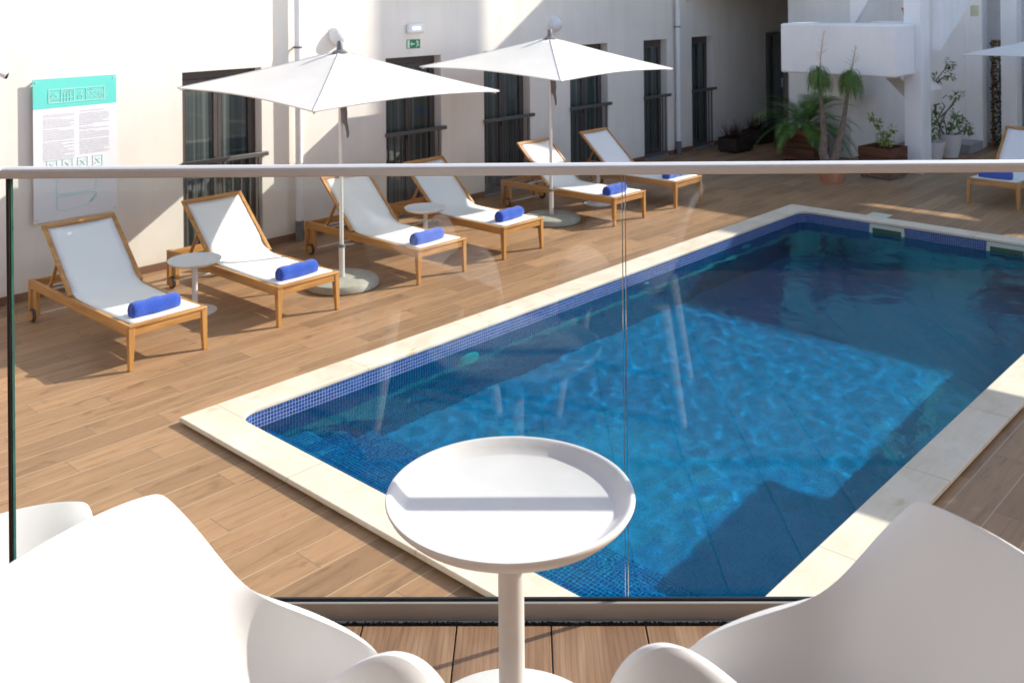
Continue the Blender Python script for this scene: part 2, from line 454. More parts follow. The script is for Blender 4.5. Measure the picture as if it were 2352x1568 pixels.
tag(bpy.data.objects['drain_cover'], 'small white square cover set in deck behind the far pool edge', 'drain cover')

# water
WZ = -.095
mb = MB()
from mathutils import noise as mn
XA, XB, YA, YB = PXI0-.02, PXI1+.02, PYI0-.02, PYI1+.02
NX, NY = 360, 156
def wave(x, y):
    a = mn.fractal(Vector((x*1.5, y*2.1, .3)), 1.0, 2.0, 3)
    b = mn.noise(Vector((x*5.5+a*.6, y*7.0, 4.2))); c = mn.noise(Vector((x*13, y*15, 9.1)))
    return WAMP*(a*.60+b*.24+c*.06)
WAMP = .006
vs = [(XA+(XB-XA)*i/NX, YA+(YB-YA)*j/NY, 0) for i in range(NX+1) for j in range(NY+1)]
vs = [(x, y, WZ+wave(x, y)) for x, y, z in vs]
mb.add(vs, [(i*(NY+1)+j, (i+1)*(NY+1)+j, (i+1)*(NY+1)+j+1, i*(NY+1)+j+1) for i in range(NX) for j in range(NY)])
rim = [i*(NY+1) for i in range(NX+1)]+[NX*(NY+1)+j for j in range(1, NY+1)]+[i*(NY+1)+NY for i in range(NX-1, -1, -1)]+[j for j in range(NY-1, 0, -1)]
o_ = len(mb.v); mb.v += [(mb.v[r][0], mb.v[r][1], -1.95) for r in rim]; k = len(rim)
mb.f += [(rim[i], o_+i, o_+(i+1)%k, rim[(i+1)%k]) for i in range(k)]
mb.f.append(tuple(range(o_+k-1, o_-1, -1)))
water = mb.build('water', M['tile'], smooth=40); tag(water, kind='structure')
water.data.materials.clear()
def water_mat():
    m, nt, b = mat('pool water'); nt.nodes.remove(b)
    out = nt.nodes['Material Output']
    g = N(nt, 'ShaderNodeNewGeometry').outputs['Position']
    a = noise(nt, mapping(nt, g, (1.0, 1.4, 1)), 9, 3, .5, .6)
    b2 = noise(nt, mapping(nt, g, (1, 1.1, 1)), 24.0, 3, .55, .4)
    h = math_(nt, 'ADD', math_(nt, 'MULTIPLY', a, 1.0), math_(nt, 'MULTIPLY', b2, .26))
    bp = N(nt, 'ShaderNodeBump'); setin(bp, Strength=1.0, Distance=WBUMP); L(nt, h, bp.inputs['Height'])
    gl = N(nt, 'ShaderNodeBsdfGlass'); setin(gl, IOR=1.33, Roughness=0.0); gl.inputs[0].default_value = (.06, .80, .92, 1)
    L(nt, bp.outputs[0], gl.inputs['Normal'])
    L(nt, gl.outputs[0], out.inputs[0])
    return m
WBUMP = .0016
water.data.materials.append(water_mat())
water.cycles.is_caustics_caster = True
for o in pool.children: 
    o.cycles.is_caustics_receiver = True

# ------------------------------------------------------------------ main wall with french windows
WY = 10.2; WH = 6.6; REC = .14
OPEN = [(5.57, 6.60), (8.53, 9.55), (10.42, 11.45), (12.44, 13.46), (14.53, 15.28), (16.12, 16.89)]
DTOP = 2.16
wall = empty('poolside_building', (10, WY, 0), 0, 'long cream rendered building wall with tall dark windows behind the loungers', 'building')
def setparent(o, p):
    o.parent = p; o.matrix_parent_inverse = Matrix.Translation(-Vector(p.location))
    return o
mb = MB(); xs = [-14]+[v for a in OPEN for v in a]+[24]
for i in range(len(xs)-1):
    a, b = xs[i], xs[i+1]
    is_open = i % 2 == 1
    z0 = DTOP if is_open else 0
    mb.add([(a,WY,z0),(b,WY,z0),(b,WY,WH),(a,WY,WH)], [(0,1,2,3)])
    if is_open:
        for x in (a, b): mb.add([(x,WY,0),(x,WY+REC+.1,0),(x,WY+REC+.1,DTOP),(x,WY,DTOP)], [(0,1,2,3)])
        mb.add([(a,WY,DTOP),(b,WY,DTOP),(b,WY+REC+.1,DTOP),(a,WY+REC+.1,DTOP)], [(0,1,2,3)])
mb.add([(-14,WY,WH),(24,WY,WH),(24,WY+9,WH),(-14,WY+9,WH)], [(0,1,2,3)])
mb.add([(-14,WY,0),(-14,WY+9,0),(-14,WY+9,WH),(-14,WY,WH)], [(0,1,2,3)])
mb.add([(24,WY,0),(24,WY+9,0),(24,WY+9,WH),(24,WY,WH)], [(0,1,2,3)])
o = mb.build('wall', 'plaster'); setparent(o, wall)
mb = MB()
for i in range(0, len(xs)-1, 2): mb.box(xs[i]+(.0 if i == 0 else .004), xs[i+1]-.004, WY-.012, WY-.001, 0.001, .085)
setparent(mb.build('skirting', 'baseboard', bevel=.003), wall)

def french_window(x0, x1, label, leaves=2):
    cx = (x0+x1)/2; w = x1-x0
    t = empty('french_window', (cx, WY+REC, 0), 0, label, 'window', 'tall dark framed windows along the poolside wall')
    h = w/2
    fr = MB(); T = .055
    fr.box(-h+.001, -h+T, 0, .06, .001, DTOP-.001); fr.box(h-T, h-.001, 0, .06, .001, DTOP-.001)
    fr.box(-h+T, h-T, 0, .06, DTOP-.10, DTOP-.001); fr.box(-h+T, h-T, 0, .06, .001, .06)
    fr.build('frame', 'darkmetal', t, bevel=.004)
    edges = [(-h+T, 0), (0, h-T)] if leaves == 2 else [(-h+T, h-T)]
    for a, b in edges:
        lf = MB(); s = .05; z0, z1 = .062, DTOP-.102
        lf.box(a+.002, a+s, -.012, .04, z0, z1); lf.box(b-s, b-.002, -.012, .04, z0, z1)
        lf.box(a+s, b-s, -.012, .04, z1-s, z1); lf.box(a+s, b-s, -.012, .04, z0, z0+.08)
        l_ = lf.build('sash', 'darkmetal', t, bevel=.003)
        MB().box(a+s, b-s, .012, .022, z0+.08, z1-s).build('pane', 'winglass', l_)
        if a < 0 and leaves == 2:
            MB().box(b-.035, b-.02, -.045, -.014, 1.0, 1.14).build('handle', 'darkrail', l_, bevel=.003)
    rl = MB(); yr = -REC-.03
    rl.box(-h-.02, h+.06, yr-.025, yr+.025, 1.10, 1.15)
    rl.box(-h+.01, h-.01, yr+.02, yr+.05, .06, .10)
    nb = 9 if w > .9 else 7
    r_ = rl.build('railing', 'darkrail', t, bevel=.004)
    bb = MB()
    for i in range(nb):
        x = -h+.05+(w-.1)*i/(nb-1); bb.box(x-.007, x+.007, yr+.028, yr+.042, .10, 1.10)
    bb.build('bars', 'darkrail', r_)
    MB().box(-h+.01, h-.01, -REC+.005, -.003, .004, .022).build('sill', 'stonestep', t, bevel=.003)
    bk = MB().box(-h+.004, h-.004, .10, .104, .004, DTOP-.004).build('dark_backing', 'interior', t)  # flat dark sheet in place of the unlit room behind the panes
    return t
wl = ['tall dark window between the white sign board and first downpipe, behind the near parasol',
      'dark window under the green emergency exit sign',
      'dark window half covered by the tip of the near parasol, with cream wall on both sides',
      'dark window directly behind the far parasol and the fifth lounger',
      'narrow dark window just before the second downpipe',
      'narrow dark window past the second downpipe, nearest the dark planters']
for (a, b), l in zip(OPEN, wl): french_window(a, b, l, 2 if b-a > .9 else 1)

def downpipe(x, label):
    t = empty('downpipe', (x, WY-.085, 0), 0, label, 'downpipe', 'white downpipes on the poolside wall')
    mb = MB(); mb.tube([(0,0,.25),(0,0,WH-.1)], .045, 20); mb.build('pipe', 'pvc', t, smooth=True)
    mb = MB(); mb.tube([(0,0,.001),(0,0,.25)], .053, 20); mb.build('shoe', 'grey_plastic', t, smooth=True)
    for z in (.9, 2.38, 3.6, 5.0):
        mb = MB(); mb.tube([(0,0,z-.012),(0,0,z+.012)], .052, 20); mb.box(-.012, .012, .04, .084, z-.01, z+.01)
        mb.build('bracket', 'grey_plastic' if z > 1 else 'pvc', t, smooth=True)
downpipe(7.07, 'white downpipe rising behind the near parasol left of the round lamp')
downpipe(15.52, 'white downpipe between the two narrow windows at far end of wall')

def wall_lamp(x, z, label):
    t = empty('wall_lamp', (x, WY-.001, z), 0, label, 'wall lamp', 'round white wall lamps')
    mb = MB(); mb.lathe([(.001,0),(.125,0),(.13,.02),(.12,.03)], 40)
    o = mb.build('mount', 'pvc', t, smooth=True); o.rotation_euler = (R(90),0,0)
    mb = MB(); mb.lathe([(.12*math.cos(a), .028+.10*math.sin(a)) for a in [R(i*9) for i in range(10)]]+[(.001,.128)], 40)
    o = mb.build('lamp_shade', 'plastic', t, smooth=True); o.rotation_euler = (R(90),0,0)
wall_lamp(7.72, 2.50, 'round white lamp beside the downpipe, just above the near parasol')
wall_lamp(12.05, 2.52, 'round white lamp in shade directly behind top of the far parasol')
# emergency light
t = empty('emergency_light', (9.05, WY-.001, 2.55), 0, 'small white emergency light box above the green exit sign', 'light')
MB().box(-.15, .15, -.05, 0, -.065, .065).build('housing', 'pvc', t, bevel=.02, bseg=3)
def emis(name, col, s):
    m, nt, b = mat(name); b.inputs['Base Color'].default_value = (*col, 1)
    b.inputs['Emission Color'].default_value = (*col, 1); b.inputs['Emission Strength'].default_value = s; return m
M['led'] = emis('lit led', (.95, .97, 1), 2.5)
MB().box(-.065, -.01, -.056, -.048, -.012, .018).build('lamp', 'led', t); MB().box(.01, .065, -.056, -.048, -.012, .018).build('lamp', 'led', t)
t = empty('wall_spotlight', (3.61, WY-.001, 2.27), 0, 'small white cone spotlight on the wall at the left edge above the sign board', 'wall lamp')
mb = MB(); mb.tube([(-.02,0,.03),(-.02,-.10,.03)], [.03,.03], 16); mb.tube([(-.05,-.12,.05),(.06,-.15,-.01)], [.03,.05], 20); mb.build('housing', 'pvc', t, smooth=40)
mb = MB(); mb.tube([(.06,-.15,-.01),(.085,-.157,-.023)], [.046,.04], 20); mb.build('lens', 'gasket', t, smooth=40); t.scale = (.75, .75, .75)
# exit sign
t = empty('exit_sign', (9.03, WY-.001, 2.335), 0, 'small green exit sign with running figure, left arrow and doorway', 'sign')
MB().box(-.12, .12, -.008, 0, -.062, .062).build('plate', 'exit_green', t)
mb = MB(); y0, y1 = -.011, -.008
mb.box(-.115, -.075, y0, y1, -.055, .055)                       # doorway
mb.build('doorway_mark', 'exit_white', t)
mb = MB(); mb.box(-.035, .015, y0, y1, -.008, .008); mb.add([(-.06,y0,0),(-.03,y0,.028),(-.03,y0,-.028),(-.06,y1,0),(-.03,y1,.028),(-.03,y1,-.028)], [(0,1,2),(0,3,4,1),(1,4,5,2),(2,5,3,0)])
mb.build('arrow_mark', 'exit_white', t)
mb = MB(); zc = .0
def stick(a, b, w=.012): mb.bar((a[0], (y0+y1)/2, a[1]), (b[0], (y0+y1)/2, b[1]), .003, w, up=(0.01,0,1) if abs(a[0]-b[0]) > 1e-4 else (1,0,0))
mb.tube([(.062, y1, .042), (.062, y0, .042)], .010, 12)
stick((.066,.03),(.078,-.005),.016); stick((.066,.028),(.042,.012)); stick((.068,.028),(.095,.022)); stick((.078,-.005),(.055,-.02)); stick((.055,-.02),(.052,-.05)); stick((.078,-.005),(.10,-.035))
mb.build('running_figure', 'exit_white', t)

# ------------------------------------------------------------------ information board
SX0, SX1, SZ0, SZ1 = 3.93, 4.785, .755, 2.195
brd = empty('information_board', (SX0, WY-.055, SZ0), 0, 'large white information board with teal header and map on cream wall', 'sign')
bw, bh = SX1-SX0, SZ1-SZ0
MB().box(0, bw, 0, .008, 0, bh-.30).build('panel', 'board_white', brd, bevel=.001)
MB().box(0, bw, 0, .008, bh-.299, bh).build('header', 'teal', brd, bevel=.001)
for x in (.03, bw-.03):
    for z in (.03, bh-.03):
        mb = MB(); mb.tube([(x,-.004,z),(x,.053,z)], .010, 14); mb.build('standoff', 'alu', brd, smooth=True)
def line(mb, x0, z0, x1, z1, w=.005):
    mb.bar((x0,-.0022,z0),(x1,-.0022,z1), .003, w, up=(0.001,0,1) if abs(x1-x0) > 1e-5 else (1,0,0))
def rect(mb, x0, x1, z0, z1, w=.005):
    mb.box(x0,x1,-.0035,-.0008,z0,z0+w); mb.box(x0,x1,-.0035,-.0008,z1-w,z1); mb.box(x0,x0+w,-.0035,-.0008,z0+w,z1-w); mb.box(x1-w,x1,-.0035,-.0008,z0+w,z1-w)
hz = bh-.205; mb = MB(); zb, zt = hz-.045, hz+.095
rect(mb, .15, .725, zb, zt, .006)
for x in (.275, .405, .53): mb.box(x, x+.005, -.0035,-.0008, zb+.006, zt-.006)
# sun over waves
for i in range(9):
    a = R(20+i*17.5); line(mb, .212+.022*math.cos(a), zb+.055+.022*math.sin(a), .212+.042*math.cos(a), zb+.055+.042*math.sin(a), .004)
for i in range(8):
    x = .16+i*.0135; line(mb, x, zb+.028+(.008 if i % 2 else 0), x+.0135, zb+.028+(0 if i % 2 else .008), .004)
    line(mb, x, zb+.044+(.008 if i % 2 else 0), x+.0135, zb+.044+(0 if i % 2 else .008), .004)
# grid emblem
for i in range(3):
    mb.box(.305+i*.03, .309+i*.03, -.0035,-.0008, zb+.006, zt-.04)
for z in (zb+.045, zb+.085): mb.box(.281, .404, -.0035,-.0008, z, z+.004)
for i in range(4): rect(mb, .283+i*.03, .306+i*.03, zt-.035, zt-.01, .004)
# scroll emblem
for i in range(14):
    a = R(-60+i*25); b = R(-60+(i+1)*25); r1 = .030-.0012*i; r2 = .030-.0012*(i+1)
    line(mb, .468+r1*math.cos(a), zb+.045+r1*math.sin(a), .468+r2*math.cos(b), zb+.045+r2*math.sin(b), .005)
line(mb, .468, zb+.045, .485, zb+.115, .005); line(mb, .485, zb+.115, .455, zb+.09, .005)
mb.build('logo_marks', 'teal_white', brd)
def text(body, size, x, z, m, parent, y=-.0015, sx=1):
    cu = bpy.data.curves.new('t', 'FONT'); cu.body = body; cu.size = size; cu.extrude = .001
    ob = bpy.data.objects.new('t', cu); C.objects.link(ob)
    dg = bpy.context.evaluated_depsgraph_get(); me = bpy.data.meshes.new_from_object(ob.evaluated_get(dg))
    bpy.data.objects.remove(ob)
    o = bpy.data.objects.new('lettering', me); C.objects.link(o); me.materials.clear(); me.materials.append(M[m])
    o.parent = parent; o.location = (x, y, z); o.rotation_euler = (R(90), 0, 0); o.scale = (sx, 1, 1)
    return o
text('CIDADE', .050, .545, zb+.062, 'teal_white', brd); text('DE OLHÃO', .040, .545, zb+.018, 'teal_white', brd); text('HOTEL', .020, .545, zb+.112, 'teal_white', brd)
# two columns of small print
mb = MB(); rr = random.Random(3)
for cx, cw, n_, z0 in ((.10, .31, 27, bh-.37), (.465, .31, 25, bh-.355)):
    z = z0
    for i in range(n_):
        if rr.random() < .13: z -= .010
        x = cx; end = cx+cw*(1 if rr.random() < .8 else rr.uniform(.3, .9))
        while x < end:
            wl_ = rr.uniform(.012, .04); mb.box(x, min(x+wl_, end), -.0026, -.0008, z, z+.0065); x += wl_+.006
        z -= .0165
mb.build('small_print', 'textgrey', brd)
mb = MB()
for i in range(4):
    x = .13+i*.155; rect(mb, x, x+.105, .50, .615, .006)
    line(mb, x+.025, .53, x+.08, .585, .010); line(mb, x+.03, .585, x+.075, .53, .008)
def poly(pts, w=.007):
    for i in range(len(pts)): line(mb, *pts[i], *pts[(i+1)%len(pts)], w)
poly([(.225,.265),(.225,.475),(.63,.455),(.63,.40),(.625,.265),(.40,.25)])
poly([(.225,.11),(.225,.235),(.625,.235),(.63,.17),(.57,.15),(.53,.115),(.30,.09)])
for i in range(5): mb.box(.28+i*.06, .31+i*.06, -.003, -.0008, .248, .256)
line(mb, .57,.14,.62,.21,.02)
mb.build('map_drawing', 'teal_pale', brd)

# ------------------------------------------------------------------ sun lounger
def make_lounger():
    t = empty('sun_lounger', (0,0,0), 0)
    W = .345; LEN = 2.03; ZT_ = .365
    for s in (-1, 1):
        # side rail: full section, thinner toward the head
        mb = MB(); x0, x1 = sorted((s*(W-.032), s*W)); 
        mb.box(x0, x1, .03, LEN-.03, ZT_-.085, ZT_-.0); mb.build('side_rail', 'teak', t, bevel=.004)
    mb = MB(); mb.box(-W+.032, W-.032, 0.006, .036, ZT_-.085, ZT_-.022); mb.build('end_rail', 'teakx', t, bevel=.003)
    mb = MB(); mb.box(-W+.032, W-.032, LEN-.04, LEN-.01, ZT_-.085, ZT_-.01); mb.build('end_rail', 'teakx', t, bevel=.003)
    mb = MB(); mb.box(-W-.003, W+.003, -.004, .058, ZT_-.020, ZT_+.002); mb.build('top_rail', 'teakx', t, bevel=.005)
    for s in (-1, 1):
        for y, f in ((.0, 1), (LEN-.06, 0)):
            mb = MB(); xo, xi = s*(W+.002), s*(W-.052); xb = s*(W-.034)
            zt = ZT_-.021 if f else ZT_-.002
            y0b, y1b = (y, y+.036) if f else (y+.024, y+.06)
            bot = [(min(xo, xb), y0b, 0), (max(xo, xb), y0b, 0), (max(xo, xb), y1b, 0), (min(xo, xb), y1b, 0)]
            top = [(min(xo, xi), y, zt), (max(xo, xi), y, zt), (max(xo, xi), y+.06, zt), (min(xo, xi), y+.06, zt)]
            mb.hexa(bot, top)
            leg = mb.build('leg', 'teakz', t, bevel=.004)
    # wheels by the head legs
    for s in (-1, 1):
        mb = MB(); mb.tube([(s*(W+.012), LEN-.16, .062), (s*(W+.040), LEN-.16, .062)], .062, 28)
        wh = mb.build('wheel', 'rubber', t, smooth=40, bevel=.006)
        mb = MB(); mb.tube([(s*(W+.038), LEN-.16, .062), (s*(W+.044), LEN-.16, .062)], .045, 24); mb.build('wheel_hub', 'teak', wh, smooth=40)
        mb = MB(); mb.hexa([(s*(W-.03), LEN-.20, .05), (s*W+s*.008, LEN-.20, .05), (s*W+s*.008, LEN-.12, .05), (s*(W-.03), LEN-.12, .05)], [(s*(W-.03), LEN-.20, .28), (s*W+s*.008, LEN-.20, .28), (s*W+s*.008, LEN-.12, .28), (s*(W-.03), LEN-.12, .28)])
        mb.build('wheel_bracket', 'teakz', t)
    mb = MB(); mb.tube([(-W, LEN-.16, .062), (W, LEN-.16, .062)], .008, 10); mb.build('axle', 'alu', t, smooth=True)
    # backrest frame
    HY, HZ, TY, TZ = 1.14, ZT_+.012, 1.70, .90
    d = Vector((0, TY-HY, TZ-HZ)).normalized(); nrm = Vector((0, -d.z, d.y))
    for s in (-1, 1):
        mb = MB(); x = s*(W-.02); mb.bar((x, HY, HZ), (x, TY, TZ), .040, .026, up=nrm)
        mb.build('back_stile', 'teak', t, bevel=.005)
    mb = MB(); mb.bar((-W, TY, TZ), (W, TY, TZ), .026, .048, up=d); mb.build('back_rail', 'teakx', t, bevel=.006)
    for s in (-1, 1):
        mb = MB(); x = s*(W-.06); mb.bar((x, HY+.32, HZ+.30), (x, HY+.55, ZT_-.05), .02, .03, up=(1,0,0)); mb.build('strut', 'teak', t, bevel=.003)
    mb = MB(); mb.tube([(-W+.05, HY+.55, ZT_-.05), (W-.05, HY+.55, ZT_-.05)], .010, 10); mb.build('strut_bar', 'alu', t, smooth=True)
    # sling : one cloth from foot, over the hinge curve, up the back
    prof = []
    for i in range(13): y = .05+(1.0-.05)*i/12; prof.append((y, ZT_+.003-.012*math.sin(math.pi*i/14)))
    for i in range(1, 7):
        u = i/6; a = Vector((1.0, ZT_-.0)); b = Vector((1.165, ZT_-.014)); c_ = Vector((HY+d.y*.20, HZ+d.z*.20))
        p = a*(1-u)**2+b*2*u*(1-u)+c_*u*u; prof.append((p.x, p.y))
    for i in range(1, 10):
        u = i/9; l0 = .20; l1 = (Vector((TY-HY, TZ-HZ)).length-.012); l = l0+(l1-l0)*u
        prof.append((HY+d.y*l-nrm.y*(-.010*math.sin(math.pi*u)), HZ+d.z*l-nrm.z*(.010*math.sin(math.pi*u))))
    vs = []; fs = []; nx = 9; Wf = W-.040
    for y, z in prof:
        for k in range(nx):
            u = -1+2*k/(nx-1); sag = .014*(1-u*u)
            vs.append((u*Wf, y+sag*.2, z-sag*.7))
    for i in range(len(prof)-1):
        for k in range(nx-1): fs.append((i*nx+k, i*nx+k+1, (i+1)*nx+k+1, (i+1)*nx+k))
    mb = MB(); mb.add(vs, fs); s_ = mb.build('sling', 'sling', t, smooth=70)
    so = s_.modifiers.new('thick', 'SOLIDIFY'); so.thickness = .004
    return t
lounger0 = make_lounger()
def make_towel():
    mb = MB(); r = .066; n_ = 26; Lh = .215
    rows = []; vs = []; fs = []
    st = [(-Lh, .80), (-Lh+.004, .93), (-Lh+.014, 1.0)] + [(-Lh+.014+(2*Lh-.028)*i/9, 1+.03*math.sin(i*1.7)) for i in range(1, 9)] + [(Lh-.014, 1.0), (Lh-.004, .93), (Lh, .80)]
    for x, k in st:
        for j in range(n_):
            a = 2*math.pi*j/n_; lump = 1+.05*math.sin(2*a+x*9)+.03*math.sin(x*40+a)
            flap = 1.06 if .9 < a < 1.5 else 1
            y = r*k*lump*flap*math.cos(a)*(1+.03*math.sin(x*23+2*a)); z = max(r*k*lump*flap*math.sin(a), -r*.80)
            vs.append((x, y, z+r*.80))
    for i in range(len(st)-1):
        for j in range(n_): fs.append((i*n_+j, i*n_+(j+1)%n_, (i+1)*n_+(j+1)%n_, (i+1)*n_+j))
    mb.add(vs, fs)
    # spiral ends
    for sgn, base in ((-1, 0), (1, len(st)-1)):
        c = [vs[base*n_+j] for j in range(n_)]
        ctr = Vector((sgn*(Lh-.012), 0, r*.8)); rings = [c]
        allv = list(c); ff = []
        for m_, (kk, dx) in enumerate(((.78, -.010), (.66, .0), (.52, -.008), (.40, 0), (.26, -.008), (.12, -.002))):
            for j in range(n_):
                p = Vector(c[j]); qv = ctr+(p-ctr)*kk/.8; allv.append((sgn*(Lh+dx), qv.y if True else 0, qv.z))
        for m_ in range(6):
            for j in range(n_):
                ff.append((m_*n_+j, m_*n_+(j+1)%n_, (m_+1)*n_+(j+1)%n_, (m_+1)*n_+j))
        ff.append(tuple(6*n_+j for j in range(n_)))
        mb.add(allv, ff)
    return mb.build('towel', 'towel', smooth=60)
towel0 = make_towel()
LX = [4.02, 5.42, 7.125, 8.415, 10.505, 11.925]
LLAB = ['wooden sun lounger with white sling below the information board, nearest the photographer',
        'wooden sun lounger in front of the first tall window, beside the small white table',
        'wooden sun lounger whose backrest stands behind the near parasol pole',
        'wooden sun lounger between the grey shaded side table and the far parasol base',
        'wooden sun lounger whose foot end is cut by the glass joint, behind far parasol pole',
        'wooden sun lounger farthest along the cream wall, its backrest in blue shade']
TLAB = ['rolled blue towel on the lounger below the information board',
        'rolled blue towel on the lounger beside the small white table',
        'rolled blue towel on the lounger behind the near parasol pole',
        'rolled blue towel on the lounger left of the far parasol base',
        'rolled blue towel touching the vertical glass joint line',
        'rolled blue towel farthest along the cream wall, just under the handrail']
tw = [(355,712),(686,632),(981,552),(1170,500),(1412,442),(1545,405)]
jit = [0, .004, -.012, .01, -.006, .008]
rj = random.Random(5)
for i, x in enumerate(LX):
    l = lounger0 if i == 0 else copy_tree(lounger0)
    l.location = (x, 7.605, 0); l.rotation_euler.z = jit[i]
    tag(l, LLAB[i], 'sun lounger', 'wooden sun loungers around the pool')
    tt = towel0 if i == 0 else towel0.copy()
    if i: C.objects.link(tt)
    p = at(tw[i][0], tw[i][1], .37)
    tt.location = (min(max(p.x, x-.13), x+.13), min(max(p.y, 7.605+.2), 7.605+.42), .362-.006); tt.rotation_euler = (0, 0, rj.uniform(-.07, .07)+.03)
    tt.scale = (1, 1, 1)
    tag(tt, TLAB[i], 'towel', 'rolled blue towels on the loungers')
l = copy_tree(lounger0); l.location = (14.50, 4.33, 0); l.rotation_euler.z = R(-91)
tag(l, 'wooden sun lounger at right edge beyond the far end of the pool', 'sun lounger', 'wooden sun loungers around the pool')
tt = towel0.copy(); C.objects.link(tt); tt.location = (14.74, 4.36, .358); tt.rotation_euler = (0, 0, R(-87))
tag(tt, 'rolled blue towel on the lounger beyond far end of pool, at right edge', 'towel', 'rolled blue towels on the loungers')

# ------------------------------------------------------------------ pedestal tables
def make_table():
    t = empty('pedestal_table', (0,0,0))
    mb = MB()
    mb.lathe([(.001,.478),(.205,.478),(.212,.480),(.226,.490),(.238,.5005),(.2435,.503),(.2485,.502),(.250,.498),(.244,.487),(.228,.472),(.20,.462),(.12,.455),(.04,.452),(.001,.452)], 96)
    mb.build('table_top', 'tablewhite', t, smooth=50)
    mb = MB(); mb.lathe([(.026,.0),(.026,.43),(.028,.452)], 40); mb.build('column', 'tablewhite', t, smooth=50)
    mb = MB(); mb.lathe([(.001,0),(.20,0),(.204,.004),(.203,.009),(.19,.013),(.05,.018),(.026,.026)], 72); mb.build('base', 'tablewhite', t, smooth=40)
    return t
table0 = make_table()
tx, ty, _z = at(1172, 1131, 2.0)
table0.location = (tx, ty, 1.5); tag(table0, 'white round pedestal table in the foreground between two white armchairs', 'side table', 'small round pedestal tables')
for px, py, lb in ((447, 595, 'small white round table standing left of the second lounger'),
                   (977, 476, 'small grey looking round table in shade between third and fourth loungers')):
    p = at(px, py, .5); l = copy_tree(table0); l.location = (p.x, p.y, 0); tag(l, lb, 'side table', 'small round pedestal tables')
p = at(1374, 468, 0); l = copy_tree(table0); l.location = (p.x, p.y, 0)
tag(l, 'small round table mostly hidden between the fifth and sixth loungers by the handrail', 'side table', 'small round pedestal tables')

# ------------------------------------------------------------------ parasols
def make_parasol(hx=1.17, hy=1.23):
    t = empty('parasol', (0,0,0))
    mb = MB(); mb.lathe([(.001,0),(.37,0),(.385,.012),(.385,.045),(.36,.075),(.30,.085),(.06,.09),(.001,.09)], 64); mb.build('base', 'basegrey', t, smooth=40)
    mb = MB(); mb.tube([(0,0,.088),(0,0,.42)], .030, 20); mb.build('sleeve', 'polemetal', t, smooth=True)
    mb = MB(); mb.tube([(0,0,.395),(0,0,.425)], .036, 20); mb.bar((.03,0,.41),(.14,-.02,.405),.014,.012); mb.build('clamp', 'grey_plastic', t, smooth=True)
    mb = MB(); mb.tube([(0,0,.42),(0,0,2.46)], .021, 20); mb.build('pole', 'polemetal', t, smooth=True)
    mb = MB(); mb.tube([(.0,-.03,1.93),(.004,-.05,1.86),(.01,-.055,1.78),(.02,-.045,1.70),(.045,-.04,1.66),(.06,-.045,1.58),(.055,-.045,1.53)], [.018,.034,.032,.026,.018,.015,.010], 12)
    mb.build('lift_handle', 'grey_plastic', t, smooth=True)
    ZE, ZTOP = 2.055, 2.44
    # canopy: 4 corners, slightly hollow hems
    K = 12; peri = []
    OX, OY = .055, .11
    cs = [(-hx,-hy),(hx,-hy),(hx,hy),(-hx,hy)]
    for c in range(4):
        a, b = cs[c], cs[(c+1)%4]
        for k in range(K):
            u = k/K; hol = .035*math.sin(math.pi*u)
            x = a[0]+(b[0]-a[0])*u; y = a[1]+(b[1]-a[1])*u
            x *= (1-hol/hx*.6); y *= (1-hol/hy*.6)
            z = ZE+.030*y/hy-.03+.035*math.sin(math.pi*u); x += OX; y += OY
            peri.append((x, y, z))
    n_ = len(peri); vs = []; fs = []; NR = 10
    for r_ in range(NR+1):
        f = .06+(1-.06)*r_/NR
        for (x, y, z) in peri:
            bow = .02*math.sin(math.pi*f)
            vs.append((x*f, y*f, ZTOP+(z-ZTOP)*f - bow*0.6))
    for i in range(NR):
        for k in range(n_): fs.append((i*n_+k, (i+1)*n_+k, (i+1)*n_+(k+1)%n_, i*n_+(k+1)%n_))
    # turned-down hem
    o_ = NR*n_
    for (x, y, z) in peri: vs.append((x*1.0, y*1.0, z-.012))
    for k in range(n_): fs.append((o_+k, o_+n_+k, o_+n_+(k+1)%n_, o_+(k+1)%n_))
    mb = MB(); mb.add(vs, fs); cn = mb.build('canopy', 'canvas', t, smooth=8)
    so = cn.modifiers.new('thick', 'SOLIDIFY'); so.thickness = .003
    mb = MB()
    for c in cs:
        pts = []
        for i in range(9):
            f = .06+.94*i/8; zc_ = ZE+.030*c[1]/hy-.03
            pts.append(((c[0]+OX)*f, (c[1]+OY)*f, ZTOP+(zc_-ZTOP)*f-.012*math.sin(math.pi*f)+.002))
        mb.tube(pts, .0045, 6)
    mb.build('seam', 'canvas', cn, smooth=60)
    mb = MB(); mb.lathe([(.085,ZTOP-.02),(.06,ZTOP-.002),(.035,ZTOP+.01),(.030,ZTOP+.085),(.018,ZTOP+.10),(.001,ZTOP+.10)], 24); mb.build('finial', 'grey_plastic', t, smooth=40)
    hub = MB(); hub.tube([(0,0,1.98),(0,0,2.04)], .035, 16); hub.build('hub', 'grey_plastic', t, smooth=40)
    for c in cs:
        mb = MB(); mb.bar((0,0,ZTOP-.03),(c[0]*.98+OX,c[1]*.98+OY,ZE-.052+.03*c[1]/hy),.014,.018); rb = mb.build('rib', 'polemetal', t)
        mb = MB(); mb.bar((0,0,2.01),(c[0]*.45,c[1]*.45,ZTOP-.05+(ZE-.02-ZTOP)*.45),.012,.012); mb.build('stretcher', 'polemetal', rb)
    return t
par0 = make_parasol()
par0.location = (6.27, 8.23, 0); par0.rotation_euler.z = R(-1)
tag(par0, 'square white parasol nearest, standing between second and third loungers', 'parasol', 'white parasols')
l = copy_tree(par0); l.location = (9.88, 8.44, 0); l.rotation_euler.z = R(0); tag(l, 'white parasol standing farther along, between fourth and fifth loungers', 'parasol', 'white parasols')
